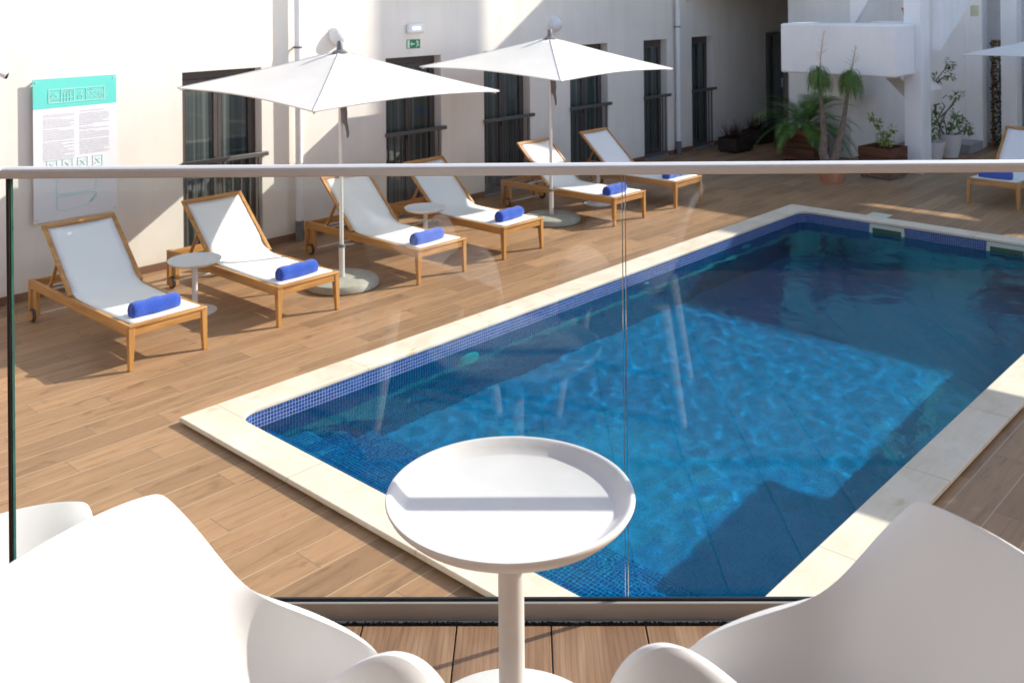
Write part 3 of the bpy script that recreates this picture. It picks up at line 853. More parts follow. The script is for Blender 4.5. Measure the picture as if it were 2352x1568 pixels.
l = copy_tree(par0); l.location = (17.77, 4.09, 0); l.scale.z = .955; l.rotation_euler.z = R(0); tag(l, 'white parasol at right edge beyond the pool, only its tip in view', 'parasol', 'white parasols')
l = copy_tree(par0); l.location = (9.6, .35, 0); l.rotation_euler.z = R(3); tag(l, 'white parasol added outside the right edge to shade the pool side', 'parasol', 'white parasols')  # added out of view to shade the right coping and pool

# ------------------------------------------------------------------ white armchairs
def make_chair():
    t = empty('armchair', (0,0,0))
    G = [
     [(-.03,0,.795),(-.026,.09,.793),(-.014,.16,.790),(-.006,.205,.784),(-.002,.240,.776),(.000,.258,.768),(.004,.276,.748)],
     [(.005,0,.735),(.010,.09,.733),(.022,.16,.730),(.030,.21,.725),(.036,.248,.716),(.040,.268,.712),(.045,.290,.702)],
     [(.045,0,.62),(.05,.09,.62),(.065,.16,.62),(.085,.210,.622),(.098,.255,.625),(.108,.275,.628),(.118,.292,.628)],
     [(.075,0,.50),(.08,.09,.50),(.10,.16,.50),(.130,.210,.510),(.150,.262,.515),(.170,.296,.555),(.190,.314,.602)],
     [(.115,0,.42),(.12,.10,.42),(.15,.165,.43),(.185,.205,.460),(.212,.255,.470),(.232,.306,.505),(.245,.332,.580)],
     [(.22,0,.385),(.22,.10,.385),(.23,.150,.395),(.265,.178,.470),(.282,.210,.622),(.302,.292,.480),(.310,.342,.556)],
     [(.35,0,.385),(.35,.10,.388),(.35,.185,.41),(.355,.205,.545),(.370,.246,.672),(.388,.298,.585),(.385,.335,.500)],
     [(.45,0,.395),(.45,.10,.395),(.44,.205,.415),(.432,.222,.52),(.438,.264,.625),(.450,.308,.565),(.445,.334,.480)],
     [(.52,0,.37),(.52,.10,.37),(.505,.20,.37),(.472,.24,.42),(.462,.278,.49),(.470,.308,.47),(.465,.325,.430)],
     [(.535,0,.31),(.535,.10,.31),(.515,.20,.31),(.492,.245,.34),(.478,.282,.40),(.470,.304,.38),(.464,.320,.36)]]
    vs = []; nc = 13
    for row in G:
        full = [(x, -y, z) for x, y, z in reversed(row[1:])]+row
        vs += full
    fs = [(i*nc+k, i*nc+k+1, (i+1)*nc+k+1, (i+1)*nc+k) for i in range(len(G)-1) for k in range(nc-1)]
    mb = MB(); mb.add(vs, fs); sh = mb.build('shell', 'plastic', t, smooth=80)
    s_ = sh.modifiers.new('sub', 'SUBSURF'); s_.levels = 3; s_.render_levels = 3
    so = sh.modifiers.new('thick', 'SOLIDIFY'); so.thickness = .018; so.offset = -1
    bv = sh.modifiers.new('bev', 'BEVEL'); bv.width = .007; bv.segments = 3; bv.limit_method = 'ANGLE'; bv.angle_limit = R(50)
    for sx, sy in ((.42,.20),(.42,-.20),(.10,.19),(.10,-.19)):
        mb = MB(); bx = sx+(.05 if sx > .2 else -.07); by = sy*1.12
        mb.tube([(sx,sy,.40),(bx,by,.0)], [.030,.018], 16); mb.build('leg', 'plastic', t, smooth=True)
    return t
chair0 = make_chair()
def place_chair(ch, px, py, ang, mirror, z0=1.5):
    """shoulder corner (local 0,.25,.76) of the far side at pixel px,py; ang = heading in camera frame"""
    p = at(px, py, z0+.765)
    fwd = c2w(math.cos(ang), math.sin(ang)); hd = math.atan2(fwd[1], fwd[0])
    s = 1 if not mirror else -1
    lx, ly = .002, s*.235
    ox = p.x-(lx*math.cos(hd)-ly*math.sin(hd)); oy = p.y-(lx*math.sin(hd)+ly*math.cos(hd))
    ch.location = (ox, oy, z0); ch.rotation_euler.z = hd
chair1 = copy_tree(chair0); chair2 = copy_tree(chair0)
place_chair(chair0, 350, 1157, R(-20), False)
tag(chair0, 'white moulded armchair in the left foreground, brightly sunlit inside', 'armchair', 'white moulded armchairs')
place_chair(chair1, 2120, 1174, R(180+12), True)
tag(chair1, 'white moulded armchair in the right foreground, its inside in grey shade', 'armchair', 'white moulded armchairs')
p = at(150, 1137, .80); chair2.location = (*c2w(-2.14, 4.22), 0)
chair2.rotation_euler.z = R(-47.3-62)
tag(chair2, 'white moulded armchair on the deck below, seen through the glass at left edge', 'armchair', 'white moulded armchairs')

# ------------------------------------------------------------------ balcony : floor, channel, balustrade
def cam2w3(x, d, z): a = c2w(x, d); return Vector((a[0], a[1], z))
# rail line in camera frame
def rl(x): return 2.382-.0128*x     # depth of glass at lateral x
ang_r = math.atan2(-.0128, 1)
org = c2w(0, 2.382); fw = c2w(1, -.0128); RZ = math.atan2(fw[1], fw[0])   # local x along the rail, local y away from the photographer
bal = empty('glass_balustrade', (org[0], org[1], 1.5), RZ, 'frameless glass balustrade with satin aluminium handrail in front of the pool', 'balustrade')
XL, XJ, XR = -1.233, .2675, 2.6
mb = MB(); hr = []
# handrail profile (y,z), slightly domed
prof = [(-.022,1.065),(-.024,1.068),(-.024,1.082),(-.021,1.087),(-.012,1.090),(.010,1.090),(.018,1.087),(.020,1.082),(.020,1.068),(.018,1.065)]
vs = [(-1.247, y, z) for y, z in prof]+[(XR+.4, y, z) for y, z in prof]; k = len(prof)
mb.add(vs, [(i, k+i, k+(i+1)%k, (i+1)%k) for i in range(k)]+[tuple(range(k)), tuple(range(2*k-1, k-1, -1))])
hrail = mb.build('handrail', 'alu', bal, smooth=25)
MB().box(-1.252, -1.2465, -.0245, .0205, 1.0645, 1.0905).build('end_cap', 'polemetal', hrail, bevel=.002)
for a, b in ((XL, XJ-.004), (XJ+.004, XR)):
    p_ = MB(); p_.add([(a,0,.02),(b,0,.02),(b,0,1.062),(a,0,1.062)], [(0,1,2,3)]); g_ = p_.build('glass_panel', 'glass', bal)
    # second face of the sheet
    p_ = MB(); p_.add([(a,.012,.02),(b,.012,.02),(b,.012,1.062),(a,.012,1.062)], [(0,1,2,3)]); p_.build('rear_face', 'glass', g_)
    em_ = 'glassedge' if a == XL else 'glassedge_bright'
    MB().box(a-.001, a+.0004, .0003, .0117, .02, 1.062).build('glass_edge', em_, g_)
    MB().box(b-.0004, b+.001, .0003, .0117, .02, 1.062).build('glass_edge', 'glassedge_bright', g_)
# left end clamp profile (dark)
MB().box(XL-.0105, XL-.002, -.004, .016, .034, 1.062).build('end_gasket', 'gasket', bal, bevel=.002)
# channel
mb = MB(); mb.box(-1.5, XR+.4, -.022, -.012, -.008, .034)
M['channel'] = simple('shade darkened aluminium', (.44, .42, .405), .45, .5, metal=.3, vary=.06)  # shade on the channel face put into a darker aluminium colour
mb.build('channel', 'channel', bal, bevel=.002)
mb = MB(); mb.box(-1.5, XR+.4, .024, .05, -.2, -.015); mb.build('channel_outer', 'gasket', bal, bevel=.002)
mb = MB(); mb.box(-1.5, XR+.4, -.0118, -.0015, -.008, .039); mb.build('gasket', 'gasket', bal, bevel=.002)
mb = MB(); mb.box(-1.5, XR+.4, .0135, .0238, -.008, .022); mb.build('gasket', 'gasket', bal, bevel=.002)
# balcony slab
bf = empty('balcony', (org[0], org[1], 1.5), RZ, 'balcony floor of wood look tiles with black joints and gravel gutter under the chairs', 'balcony')
GY = -.052  # front edge of tiles
mb = MB(); mb.box(-9, 16, -6, .049, -.25, -.022); mb.build('slab', 'channel', bf)
mb = MB(); rr = random.Random(11)
mb.box(-9, 16, GY-.0, -.023, -.0215, -.012); mb.build('gutter', 'soil', bf)
gr = MB()
for i in range(4200):
    x = rr.uniform(-1.2, 1.6); y = rr.uniform(GY+.003, -.024); r = rr.uniform(.0018, .0042); z = -.012+rr.uniform(0, .004)
    gr.add([(x-r,y,z),(x,y-r,z),(x+r,y,z),(x,y+r,z),(x,y,z+r),(x,y,z-r)], [(0,1,4),(1,2,4),(2,3,4),(3,0,4),(1,0,5),(2,1,5),(3,2,5),(0,3,5)])
M['gravel'] = simple('black gravel', (.02, .019, .018), .7, .4, vary=.6, scale=120)
g_ = gr.build('gravel', 'gravel', bf); tag(g_, kind='stuff')
def balc_mat():
    m, nt, b = mat('oak look balcony tile')
    v = coords(nt)
    oi = N(nt, 'ShaderNodeObjectInfo')
    sh = N(nt, 'ShaderNodeVectorMath', operation='MULTIPLY_ADD'); L(nt, oi.outputs['Random'], sh.inputs[0]); sh.inputs[1].default_value = (31, 17, 7)
    L(nt, v, sh.inputs[2])
    vv = sh.outputs[0]
    g1 = noise(nt, mapping(nt, vv, (10, 1.1, 1)), 1, 5, .55, 1.6)
    w = N(nt, 'ShaderNodeTexWave'); w.wave_type = 'BANDS'; w.bands_direction = 'X'; setin(w, Scale=22, Distortion=7, Detail=3); w.inputs['Detail Scale'].default_value = .6
    L(nt, mapping(nt, vv, (1, .16, 1)), w.inputs['Vector'])
    fine = noise(nt, mapping(nt, vv, (190, 5, 1)), 1, 4, .6)
    c = ramp(nt, g1, [(.3, (.20, .105, .055)), (.5, (.31, .175, .095)), (.7, (.40, .25, .15))])
    c = mixc(nt, .45, c, ramp(nt, w.outputs['Fac'], [(0, (.62, .56, .5)), (.35, (1, 1, 1)), (1, (1, 1, 1))]), 'MULTIPLY')
    c = mixc(nt, .5, c, ramp(nt, fine, [(.3, (.7, .66, .62)), (.6, (1.0, 1, 1))]), 'MULTIPLY')
    L(nt, c, b.inputs['Base Color']); setin(b, Roughness=.5); bump(nt, b, fine, .3, .001)
    return m
M['balctile'] = balc_mat()
# joints measured along the rail
jx = -.369-.2245*12
cols = [jx+.2245*i for i in range(50)]
for i in range(49):
    for (ya, yb) in ((GY-1.2, GY-.001), (GY-2.405, GY-1.205)):
        cx, cy = cols[i]+.11225, (ya+yb)/2
        mb = MB(); mb.box(-.1104, .1104, -(yb-ya)/2, (yb-ya)/2, -.018, 0)
        o = mb.build('floor_tile', 'balctile', bf, bevel=.0012); o.location = (cx+(0 if True else 0), cy, 0)
MB().box(-9, 16, GY-5, GY-2.41, -.018, 0).build('rear_floor', 'balctile', bf)

ho = empty('unseen_terrace', (org[0], org[1], 1.5), RZ, 'unseen terrace wall and roof behind the photographer, sized to darken glass reflections', 'building')  # out of view, roofed and widened to keep glass reflections dark
MB().box(-10, 20, -5.6, -5.3, -1.5, 3.2).build('wall', 'plaster_white', ho)
MB().box(-10, 20, -5.298, -.9, 2.9, 3.2).build('roof', 'plaster_white', ho)
MB().box(-9, 16, -.25, .024, -1.498, -.252).build('balcony_front', 'plaster_white', bf)
# ------------------------------------------------------------------ stair building at the far end
st = empty('stair_building', (17.09, 8, 0), 0, 'white rendered stair building with projecting balcony box beyond the pool', 'building')
def sp(mb, name, m='plaster_white', bevel=.02, seg=3):
    o = mb.build(name, m, None, bevel=bevel, bseg=seg); setparent(o, st); return o
FX = 17.09
sp(MB().box(FX, 20.6, 7.48, 8.70, .001, 5.8), 'front_wall')
sp(MB().box(19.72, 20.6, 6.362, 7.478, .001, 5.0), 'recess_wall', bevel=0)
sp(MB().box(15.50, 16.33, 6.05, 8.03, 1.63, 2.47), 'balcony_box', bevel=.035)
sp(MB().box(16.332, 16.78, 5.96, 6.24, .001, 5.8), 'column', bevel=.012)
sp(MB().box(16.332, FX+.01, 6.26, 8.03, 1.66, 1.80), 'landing', bevel=0)
# upper bridge over the passage
sp(MB().box(16.1, 20.6, 8.702, 10.195, 3.05, 5.75), 'bridge_floor', 'plaster', bevel=.01)
sp(MB().box(16.1, FX-.002, 6.9, 8.70, 3.3, 5.75), 'upper_room', bevel=.01)
# passage end wall with dark door
sp(MB().box(20.4, 20.6, 8.702, 10.195, .001, 3.048), 'passage_end', bevel=0)
# stair soffit
def slant(p, q_, y0, y1, h): # p,q = (x,z) lower edge ends
    mb = MB(); mb.hexa([(p[0],y0,p[1]),(q_[0],y0,q_[1]),(q_[0],y1,q_[1]),(p[0],y1,p[1])], [(p[0],y0,p[1]+h),(q_[0],y0,q_[1]+h),(q_[0],y1,q_[1]+h),(p[0],y1,p[1]+h)]); return mb
sp(slant((16.782,2.00),(20.4,3.88),5.80,5.95,1.15), 'stair_parapet', bevel=.015)
def slanty(yz0, yz1, x0, x1, h):
    mb = MB(); (ya, za), (yb, zb_) = yz0, yz1
    mb.hexa([(x0,ya,za),(x1,ya,za),(x1,yb,zb_),(x0,yb,zb_)], [(x0,ya,za+h),(x1,ya,za+h),(x1,yb,zb_+h),(x0,yb,zb_+h)]); return mb
sp(slanty((7.3,2.30),(6.3,3.9),16.65,16.8,.80), 'upper_parapet', bevel=.015)
sp(slanty((6.9,1.62),(6.26,1.0),16.9,18.18,.25), 'stair_soffit', bevel=0)
sp(MB().box(18.9, 19.62, 6.02, 6.50, .001, .17), 'step', 'stonestep', bevel=.01)
# passage door
dr = empty('passage_door', (19.35, WY-.02, 0), 0, 'dark door at the end of the shaded passage', 'door')
MB().box(-.32, .32, -.05, .018, .001, 2.15).build('frame', 'darkmetal', dr, bevel=.004)
MB().box(-.25, .25, -.058, -.051, .08, 2.08).build('pane', 'winglass', dr)
MB().box(.20, .22, -.10, -.06, .95, 1.15).build('handle', 'alu', dr, bevel=.004)
gd = empty('green_door', (20.38, 9.1, 0), 0, 'dark green door at the back of the passage', 'door')
M['greendoor'] = simple('green paint', (.02, .09, .06), .45, .4)
MB().box(-.03, .018, -.38, .38, .001, 2.1).build('leaf', 'greendoor', gd, bevel=.004)
MB().box(-.07, -.03, -.30, -.28, .95, 1.15).build('handle', 'alu', gd, bevel=.004)
# oval plaque high on wall, right of the second pipe
mb = MB(); mb.lathe([(.001,.03),(.10,.03),(.12,0)], 32)
o = mb.build('oval_plaque', 'cream', smooth=True); o.location = (16.0, WY-.001, 2.98); o.rotation_euler = (R(90),0,0); o.scale = (.8,1.3,1)
tag(o, 'cream oval fitting high on the shaded wall right of the second downpipe', 'wall fitting')
# arcade to the right
ar = empty('arcade', (19.7, 4, 0), 0, 'white arcade with square columns beyond the far end of the pool', 'building')
def ap(mb, name, m='plaster_white', bevel=.012):
    o = mb.build(name, m, None, bevel=bevel); setparent(o, ar); return o
for y0, y1 in ((6.05, 6.36), (5.44, 5.72), (3.2, 3.5), (.6, .9), (-2.2, -1.9), (-5,-4.7)):
    ap(MB().box(19.70, 20.02, y0, y1, .001, 4.2), 'column')
ap(MB().box(20.62, 23.5, 3.0, 7.3, .001, 5.2), 'rear_wall', bevel=0)
mb = MB(); top_ = [(-9,4.95),(.75,4.95),(.90,4.78),(1.2,4.62),(1.75,4.38),(2.05,4.38),(2.28,4.15),(2.75,4.72),(2.995,4.72)]
vs = [(20.62, y, z) for y, z in top_]+[(20.76, y, z) for y, z in top_]+[(20.62, y, .001) for y, z in top_]+[(20.76, y, .001) for y, z in top_]; k = len(top_)
fs = []
for i in range(k-1): fs += [(i,i+1,k+i+1,k+i),(2*k+i,2*k+i+1,i+1,i),(k+i,k+i+1,3*k+i+1,3*k+i)]
fs += [(0,k,3*k,2*k),(k-1,2*k-1,4*k-1,3*k-1)]
mb.add(vs, fs); ap(mb, 'sun_gap_wall', bevel=0)  # unseen wall, top edge cut to pass sun patches onto the deck
ap(MB().box(19.66, 19.9, .80, 5.9, 4.202, 4.5), 'roof_beam')
ap(MB().box(19.66, 20.80, 2.60, 5.9, 4.80, 5.20), 'shade_slab')  # unseen slabs, heights set to shade the far deck and pool
ap(MB().box(19.66, 20.80, .80, 2.598, 4.80, 5.95), 'shade_slab')
ap(MB().box(19.66, 20.80, -8, .798, 5.25, 5.95), 'shade_slab')
# chimney added out of view to cast the wall's vertical shade band
ch = empty('shade_tower', (20.9, 5.19, 5.2), 0, 'tall white chimney added above the frame to cast a shade band on the wall', 'shade_tower')
MB().box(-.3, .3, -.33, .33, .001, 7.5).build('stack', 'plaster_white', ch); MB().box(-.36,.36,-.39,.39,7.502,7.62).build('cap', 'plaster_white', ch)
# cream spot light on wall in the recess
tag(MB().box(18.14, 18.185, 5.62, 5.76, 2.55, 2.75).build('wall_spotlight', 'cream', bevel=.01), 'small cream box lamp on shaded wall under the stair', 'wall lamp')

# ------------------------------------------------------------------ plants
def leafquad(mb, p, d, up, l, w):
    d = d.normalized(); s = d.cross(up).normalized() if d.cross(up).length > 1e-3 else Vector((1,0,0)); nn = s.cross(d)
    mb.add([p, p+d*l*.45+s*w*.5+nn*l*.04, p+d*l, p+d*l*.45-s*w*.5+nn*l*.04], [(0,1,2,3)])
def crate(loc, sx, sy, h, m, label, rz=0, cat='planter', slats=4, group='wooden planter boxes'):
    t = empty('wooden_planter', loc, rz, label, cat, group)
    sh = (h-.03)/slats
    for k in range(4):
        mb = MB()
        for i in range(slats):
            z0 = .03+i*sh+.004; z1 = .03+(i+1)*sh-.004
            if k == 0: mb.box(-sx, sx, -sy, -sy+.025, z0, z1)
            if k == 1: mb.box(-sx, sx, sy-.025, sy, z0, z1)
            if k == 2: mb.box(-sx, -sx+.025, -sy+.026, sy-.026, z0, z1)
            if k == 3: mb.box(sx-.025, sx, -sy+.026, sy-.026, z0, z1)
        mb.build('side_panel', m, t, bevel=.004)
    mb = MB(); mb.box(-sx+.026, sx-.026, -sy+.026, sy-.026, .03, h-.10); mb.build('soil', 'soil', t)
    for a in (-1, 1):
        for b in (-1, 1):
            MB().box(a*(sx-.05)-.02, a*(sx-.05)+.02, b*(sy-.05)-.02, b*(sy-.05)+.02, 0, .032).build('foot', m, t)
    return t
def blades(name, m, parent, base, n_, length, width, droop, rnd, spread=1.0, seg=7, cup=0.0, zspread=0):
    mb = MB()
    for i in range(n_):
        a = rnd.uniform(0, 2*math.pi); el = rnd.uniform(.25, 1.45)*spread; l = length*rnd.uniform(.7, 1.1)
        d = Vector((math.cos(a)*math.cos(el), math.sin(a)*math.cos(el), math.sin(el))); p = Vector(base)+Vector((math.cos(a)*.01, math.sin(a)*.01, rnd.uniform(-zspread, zspread)))
        pts = [p.copy()]
        for s in range(seg):
            p = p+d*l/seg; d = (d+Vector((0,0,-droop/seg))*1.0).normalized(); pts.append(p.copy())
        side = Vector((-math.sin(a), math.cos(a), 0)); vs = []
        for j, pp in enumerate(pts):
            w = width*(1-(j/seg)**2*.9)*(.5 if j == 0 else 1); vs += [pp-side*w/2, pp+side*w/2]
        mb.add(vs, [(2*j, 2*j+1, 2*j+3, 2*j+2) for j in range(seg)])
    return mb.build(name, m, parent)
rnd = random.Random(21)
# cycas in terracotta pot standing in a slatted crate
cc = at(1840, 380, 0)
crate((16.45, 8.05, 0), .30, .30, .46, 'crate', 'red brown slatted planter holding the terracotta pot and the cycad', R(0))
cy = empty('cycad', (16.45, 8.05, .372), 0, 'dark green cycad with arching fronds in terracotta pot', 'plant')
mb = MB(); mb.lathe([(.001,0),(.19,0),(.235,.11),(.25,.11),(.262,.125),(.262,.165),(.245,.17),(.225,.165),(.215,.12),(.001,.12)], 40); mb.build('pot', 'terracotta', cy, smooth=40)
mb = MB(); mb.lathe([(.001,.10),(.09,.11),(.10,.17),(.06,.25),(.001,.27)], 16); mb.build('trunk', 'bark', cy, smooth=40)
mb = MB()
for i in range(44):
    a = rnd.uniform(0, 2*math.pi) if i > 30 else i*2.399; el = rnd.uniform(.10, 1.15); l = rnd.uniform(.80, 1.15)
    d = Vector((math.cos(a)*math.cos(el), math.sin(a)*math.cos(el), math.sin(el))); p = Vector((math.cos(a)*.04, math.sin(a)*.04, .24)); side = Vector((-math.sin(a), math.cos(a), 0))
    S = 26; 
    for s in range(S):
        p2 = p+d*l/S; d = (d+Vector((0,0,-1.7/S))).normalized()
        mb.add([p-side*.003, p+side*.003, p2+side*.003, p2-side*.003], [(0,1,2,3)])
        if s > 2:
            ll = .19*math.sin(math.pi*min(1, (s+1)/S*.92+.06))+.02
            for sg in (-1, 1):
                q_ = (side*sg+d*.7+Vector((0,0,.18))).normalized(); tip = p2+q_*ll; w = d*.013
                mb.add([p2-w, p2+w, tip], [(0,1,2)])
        p = p2
mb.build('fronds', 'cycas', cy)
# ponytail palm
pp = at(1905, 420, 0)
pn = empty('ponytail_palm', (pp.x+.12, pp.y+.02, 0), 0, 'two trunked ponytail palm with drooping grassy tufts and dry flower stalks', 'plant')
base = Vector((pp.x+.12, pp.y+.02, 0))
mb = MB(); mb.lathe([(.001,0),(.17,0),(.21,.20),(.225,.20),(.225,.25),(.205,.25),(.19,.20),(.001,.20)], 32); mb.build('pot', 'terracotta', pn, smooth=40)
def fromcam(px, py, org_):   # point on vertical plane facing the camera through org_
    f = org_.x*e1[1]+org_.y*e2[1]
    u = (px-PX)/F; v = (py-PY)/F; uu = u*math.cos(TH)-v*math.sin(TH); vv = u*math.sin(TH)+v*math.cos(TH)
    x, y = c2w(uu*f, f); return Vector((x, y, H-vv*f))-org_
def tr(pts): return [fromcam(a, b, base) for a, b in pts]
def trunk(pts, r0, r1, name='trunk', parent=pn, m='bark'):
    mb = MB(); k = len(pts); mb.tube(pts, [r0+(r1-r0)*(i/(k-1))**.6 for i in range(k)], 14); return mb.build(name, m, parent, smooth=60)
tb = tr([(1900,395),(1898,372),(1890,350),(1893,320),(1891,290),(1888,255),(1884,215),(1880,180)])
trunk(tb, .115, .019)
tb2 = tr([(1908,392),(1916,365),(1925,335),(1933,300),(1939,270),(1945,230),(1950,195)])
trunk(tb2, .105, .021)
for (a, b), nb in (((1880,172), 230), ((1888,185), 120), ((1952,180), 260), ((1958,190), 120)):
    c = fromcam(a, b, base)
    blades('foliage', 'pony', pn, c, int(nb*1.25), .38, .010, 5.2, rnd, .85, seg=10, zspread=.10)
for (a, b), (a2, b2) in (((1882,170),(1893,70)), ((1956,170),(1966,105))):
    c, c1 = fromcam(a, b, base), fromcam(a2, b2, base)
    mb = MB(); mb.tube([c, (c+c1)/2+Vector((.0,.01,0)), c1], [.010,.007,.003], 6)
    for i in range(22):
        u = .15+.85*i/22; p = c+(c1-c)*u; a_ = rnd.uniform(0, 6.28); l_ = .16*(1.1-u); mb.tube([p, p+Vector((math.cos(a_)*l_, math.sin(a_)*l_, l_*.6))], [.0025,.0012], 4)
    mb.build('flower_stalk', 'dry', pn)
# croton planter
crate((15.75, 6.37, 0), .28, .28, .50, 'crate', 'dark brown wooden box planter with yellow green shrub before the white column', R(-6), slats=3)
cr = empty('croton_shrub', (15.75, 6.37, .402), 0, 'small yellow green variegated shrub growing in the brown box', 'plant')
def shrub(parent, stems, m, clumps, n_, lsize, rnd, stem_r=.008):
    for s in stems:
        mb = MB(); mb.tube(s, [stem_r*(1-.5*i/(len(s)-1)) for i in range(len(s))], 8); mb.build('stem', 'bark', parent, smooth=60)
    mb = MB()
    for c, r, k in clumps:
        for i in range(int(n_*k)):
            d = Vector((rnd.gauss(0,1), rnd.gauss(0,1), rnd.gauss(0,1))).normalized(); p = Vector(c)+d*r*rnd.random()**.4
            dd = (d+Vector((rnd.uniform(-.6,.6), rnd.uniform(-.6,.6), rnd.uniform(-.9,.2)))).normalized()
            leafquad(mb, p, dd, Vector((rnd.uniform(-.4,.4), rnd.uniform(-.4,.4), 1)), lsize*rnd.uniform(.6, 1.2), lsize*rnd.uniform(.35, .55))
    mb.build('foliage', m, parent)
ob = Vector((15.75, 6.37, .402))
def oc(px, py): return fromcam(px, py, ob)
shrub(cr, [[oc(2030,345), oc(2028,320), oc(2020,300), oc(2012,275)], [oc(2030,345), oc(2036,320), oc(2050,300)], [oc(2012,290), oc(2003,275), oc(1999,268)]],
      'croton', [(oc(2030,318), .11, 1.4), (oc(2018,285), .07, .7), (oc(2001,270), .045, .4), (oc(2050,296), .05, .35), (oc(2040,322), .09, 1)], 110, .06, rnd)
# white urns with leafy shrubs between column and arcade
def urn(x, y, r, h, label):
    t = empty('urn_plant', (x, y, 0), 0, label, 'potted plant', 'white urns with leafy plants')
    mb = MB(); mb.lathe([(.001,0),(r*.62,0),(r*.8,h*.4),(r*.98,h*.9),(r,h),(r*.92,h),(r*.85,h*.86),(.001,h*.86)], 36); mb.build('pot', 'urn', t, smooth=40)
    mb = MB(); mb.lathe([(.001,h*.87),(r*.84,h*.87)], 24); mb.build('soil', 'soil', t)
    return t
u1 = at(2150, 372, 0); u2 = at(2178, 362, 0)
a_ = urn(u2.x+.1, u2.y, .21, .42, 'white urn with tall green leafy branching plant behind the white column')
ob = Vector((u2.x+.1, u2.y, 0))
S = lambda *p: [oc(a, b) for a, b in p]
shrub(a_, [S((2178,325),(2172,290),(2165,260)), S((2168,310),(2150,270),(2146,240),(2150,190)), S((2150,270),(2148,200),(2150,185),(2165,165),(2183,150)), S((2160,270),(2190,240),(2193,225)), S((2160,285),(2175,255),(2190,235)),
           S((2178,325),(2190,312),(2210,300),(2222,285)), S((2155,270),(2170,245),(2160,230),(2175,218)), S((2150,190),(2170,176),(2182,175)), S((2175,320),(2185,290),(2200,260))], 'fig',
      [(oc(2182,147), .09, .55), (oc(2182,174), .08, .4), (oc(2150,182), .09, .4), (oc(2139,190), .09, .4), (oc(2138,205), .06, .3), (oc(2194,222), .07, .4), (oc(2207,218), .04, .15), (oc(2192,262), .07, .35), (oc(2206,272), .06, .25),
       (oc(2146,275), .17, 1.3), (oc(2140,300), .14, 1.0), (oc(2195,280), .11, .8), (oc(2215,290), .11, .7), (oc(2226,298), .07, .4), (oc(2181,290), .06, .3), (oc(2150,250), .09, .4)], 80, .085, rnd, .014)
b_ = urn(u1.x-.05, u1.y+.02, .19, .36, 'shorter white urn with sparse leaves beside the white column')
ob = Vector((u1.x-.05, u1.y+.02, 0))
shrub(b_, [S((2142,340),(2140,310),(2137,285))], 'fig', [(oc(2138,290), .10, .6), (oc(2137,315), .08, .4)], 80, .07, rnd)
# dark planters with red cordyline
for (px, py, lb, ln) in ((1685, 352, 'low black planter with spiky dark red leaves against the shaded wall', .36), (1738, 332, 'black planter with dark red leaves hidden behind the cycad', .36)):
    p = at(px, py, 0)
    px_, py_ = p.x+.25, min(p.y+.1, 9.85)
    crate((px_, py_, 0), .30, .20, .28, 'crate_dark', lb.replace('with spiky dark red leaves ', '').replace('with dark red leaves ', ''), R(-2), slats=1)
    cd = empty('cordyline', (px_, py_, .182), 0, lb.replace('low black planter with ', '').replace('black planter with ', '').capitalize() + ' in black planter', 'plant', 'dark red cordylines')
    for k in range(4): blades('foliage', 'redleaf', cd, (-.18+.12*k, rnd.uniform(-.05,.05), 0), 34, .42, .016, .5, rnd, 1.0, seg=5)
# ivy trellis panels between the columns
for (y0, y1, lb) in ((5.74, 6.03, 'tall narrow ivy covered trellis between two white columns'), (4.6, 5.30, 'ivy covered trellis with orange wood frame right of the white columns')):
    t = empty('ivy_trellis', (20.2, (y0+y1)/2, 0), 0, lb, 'trellis', 'ivy trellis panels')
    w = (y1-y0)/2; top = 2.05
    for s in (-1, 1): MB().box(-.02, .02, s*(w-.02)-.02, s*(w-.02)+.02, 0, top).build('post', 'trellis', t)
    mb = MB(); mb.box(-.015,.015,-w+.04,w-.04,top-.04,top)
    for i in range(9): mb.box(-.008,.008,-w+.04,w-.04,.1+i*.22,.115+i*.22)
    mb.box(-.006,.0075,-.01,.01,.101,top-.03); mb.build('lattice', 'trellis', t)
    mb = MB()
    for i in range(int(3600*w*1.6)):
        p = Vector((rnd.uniform(-.07,.05), rnd.uniform(-w,w), rnd.uniform(.02, top-.02))); d = Vector((rnd.uniform(-1,.2), rnd.uniform(-1,1), rnd.uniform(-1,.4)))
        leafquad(mb, p, d, Vector((-1,0,.4)), rnd.uniform(.035,.06), rnd.uniform(.03,.045))
    mb.build('ivy', 'ivy', t)
# terracotta pot on the stair
t = empty('flower_pot', (16.95, 6.35, 2.48), 0, 'terracotta pot on ledge above the balcony box beside the column', 'pot')
mb = MB(); mb.lathe([(.001,0),(.10,0),(.135,.2),(.15,.2),(.15,.24),(.13,.24),(.12,.2),(.001,.2)], 28); mb.build('pot', 'terracotta', t, smooth=40)
mb = MB(); mb.lathe([(.001,.2),(.07,.2),(.08,.34),(.001,.36)], 20); mb.build('upper_pot', 'terracotta', t, smooth=40)
sp(MB().box(16.80, FX+.1, 6.26, 7.0, 2.3, 2.478), 'ledge', bevel=.01)

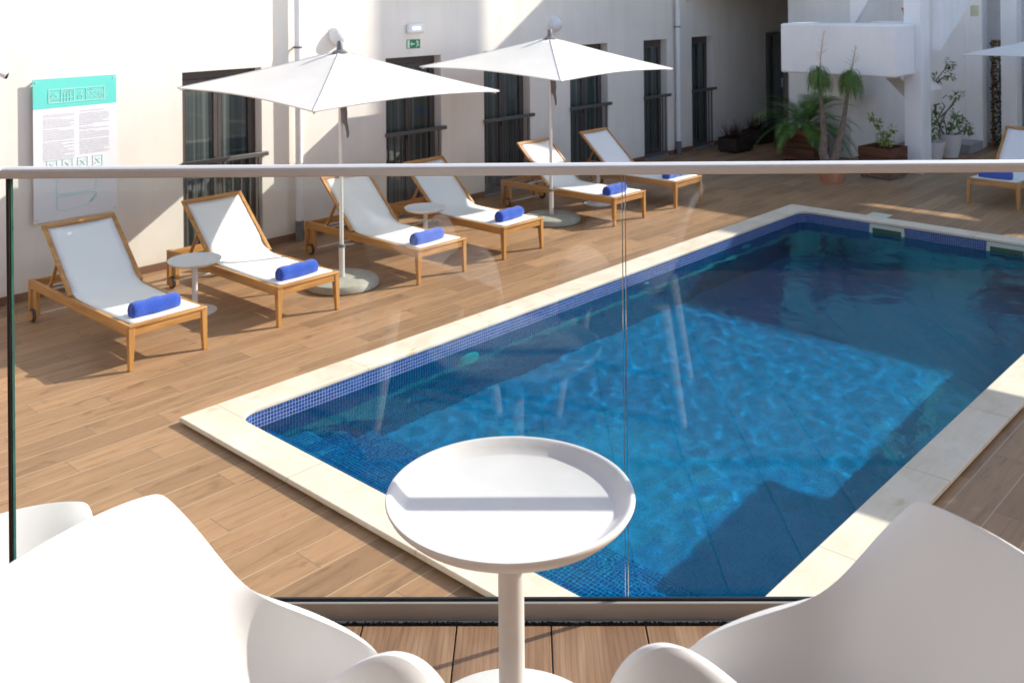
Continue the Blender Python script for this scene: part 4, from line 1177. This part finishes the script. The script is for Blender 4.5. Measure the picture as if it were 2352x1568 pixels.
# ------------------------------------------------------------------ light
SE, SA = 31.0, 23.5     # elevation, azimuth (towards -Y from +X)
sd = Vector((math.cos(R(SE))*math.cos(R(SA)), -math.cos(R(SE))*math.sin(R(SA)), math.sin(R(SE))))
ld = bpy.data.lights.new('sun', 'SUN'); ld.energy = 4.2; ld.angle = R(.53); ld.color = (1, .93, .84)
lo = bpy.data.objects.new('sun', ld); C.objects.link(lo); lo.rotation_euler = sd.to_track_quat('Z', 'Y').to_euler()
ld.cycles.is_caustics_light = True
w = bpy.data.worlds.new('World'); sc.world = w; w.use_nodes = True
nt = w.node_tree; bg = nt.nodes['Background']
sk = nt.nodes.new('ShaderNodeTexSky'); sk.sky_type = 'NISHITA'; sk.sun_disc = False
sk.sun_elevation = R(SE); sk.sun_rotation = R(90+SA)
sk.air_density = 1.0; sk.dust_density = 1.0
nt.links.new(sk.outputs[0], bg.inputs[0]); bg.inputs[1].default_value = .15

# ------------------------------------------------------------------ camera
cam = bpy.data.cameras.new('camera'); co = bpy.data.objects.new('camera', cam); C.objects.link(co)
cam.sensor_width = 36; cam.lens = 36*F/2352; cam.shift_x = 0; cam.shift_y = (PY-784)/2352
right = Vector((*c2w(1, 0), 0)); up = Vector((0,0,1)); fwd = Vector((*c2w(0, 1), 0))
cr_ = right*math.cos(TH)-up*math.sin(TH); cu_ = right*math.sin(TH)+up*math.cos(TH)
m3 = Matrix((cr_, cu_, -fwd)).transposed()
co.matrix_world = Matrix.Translation((0, 0, H)) @ m3.to_4x4()
cam.clip_start = .02; cam.clip_end = 1000
cam.dof.use_dof = True; cam.dof.focus_distance = 2.9; cam.dof.aperture_fstop = 8
sc.camera = co
sc.view_settings.view_transform = 'Standard'; sc.view_settings.look = 'None'; sc.view_settings.exposure = .78; sc.view_settings.gamma = 1
cy_ = sc.cycles
cy_.max_bounces = 12; cy_.transparent_max_bounces = 16; cy_.transmission_bounces = 10; cy_.glossy_bounces = 6; cy_.diffuse_bounces = 4
cy_.caustics_refractive = True; cy_.caustics_reflective = False
cy_.sample_clamp_indirect = 6
cy_.use_denoising = True
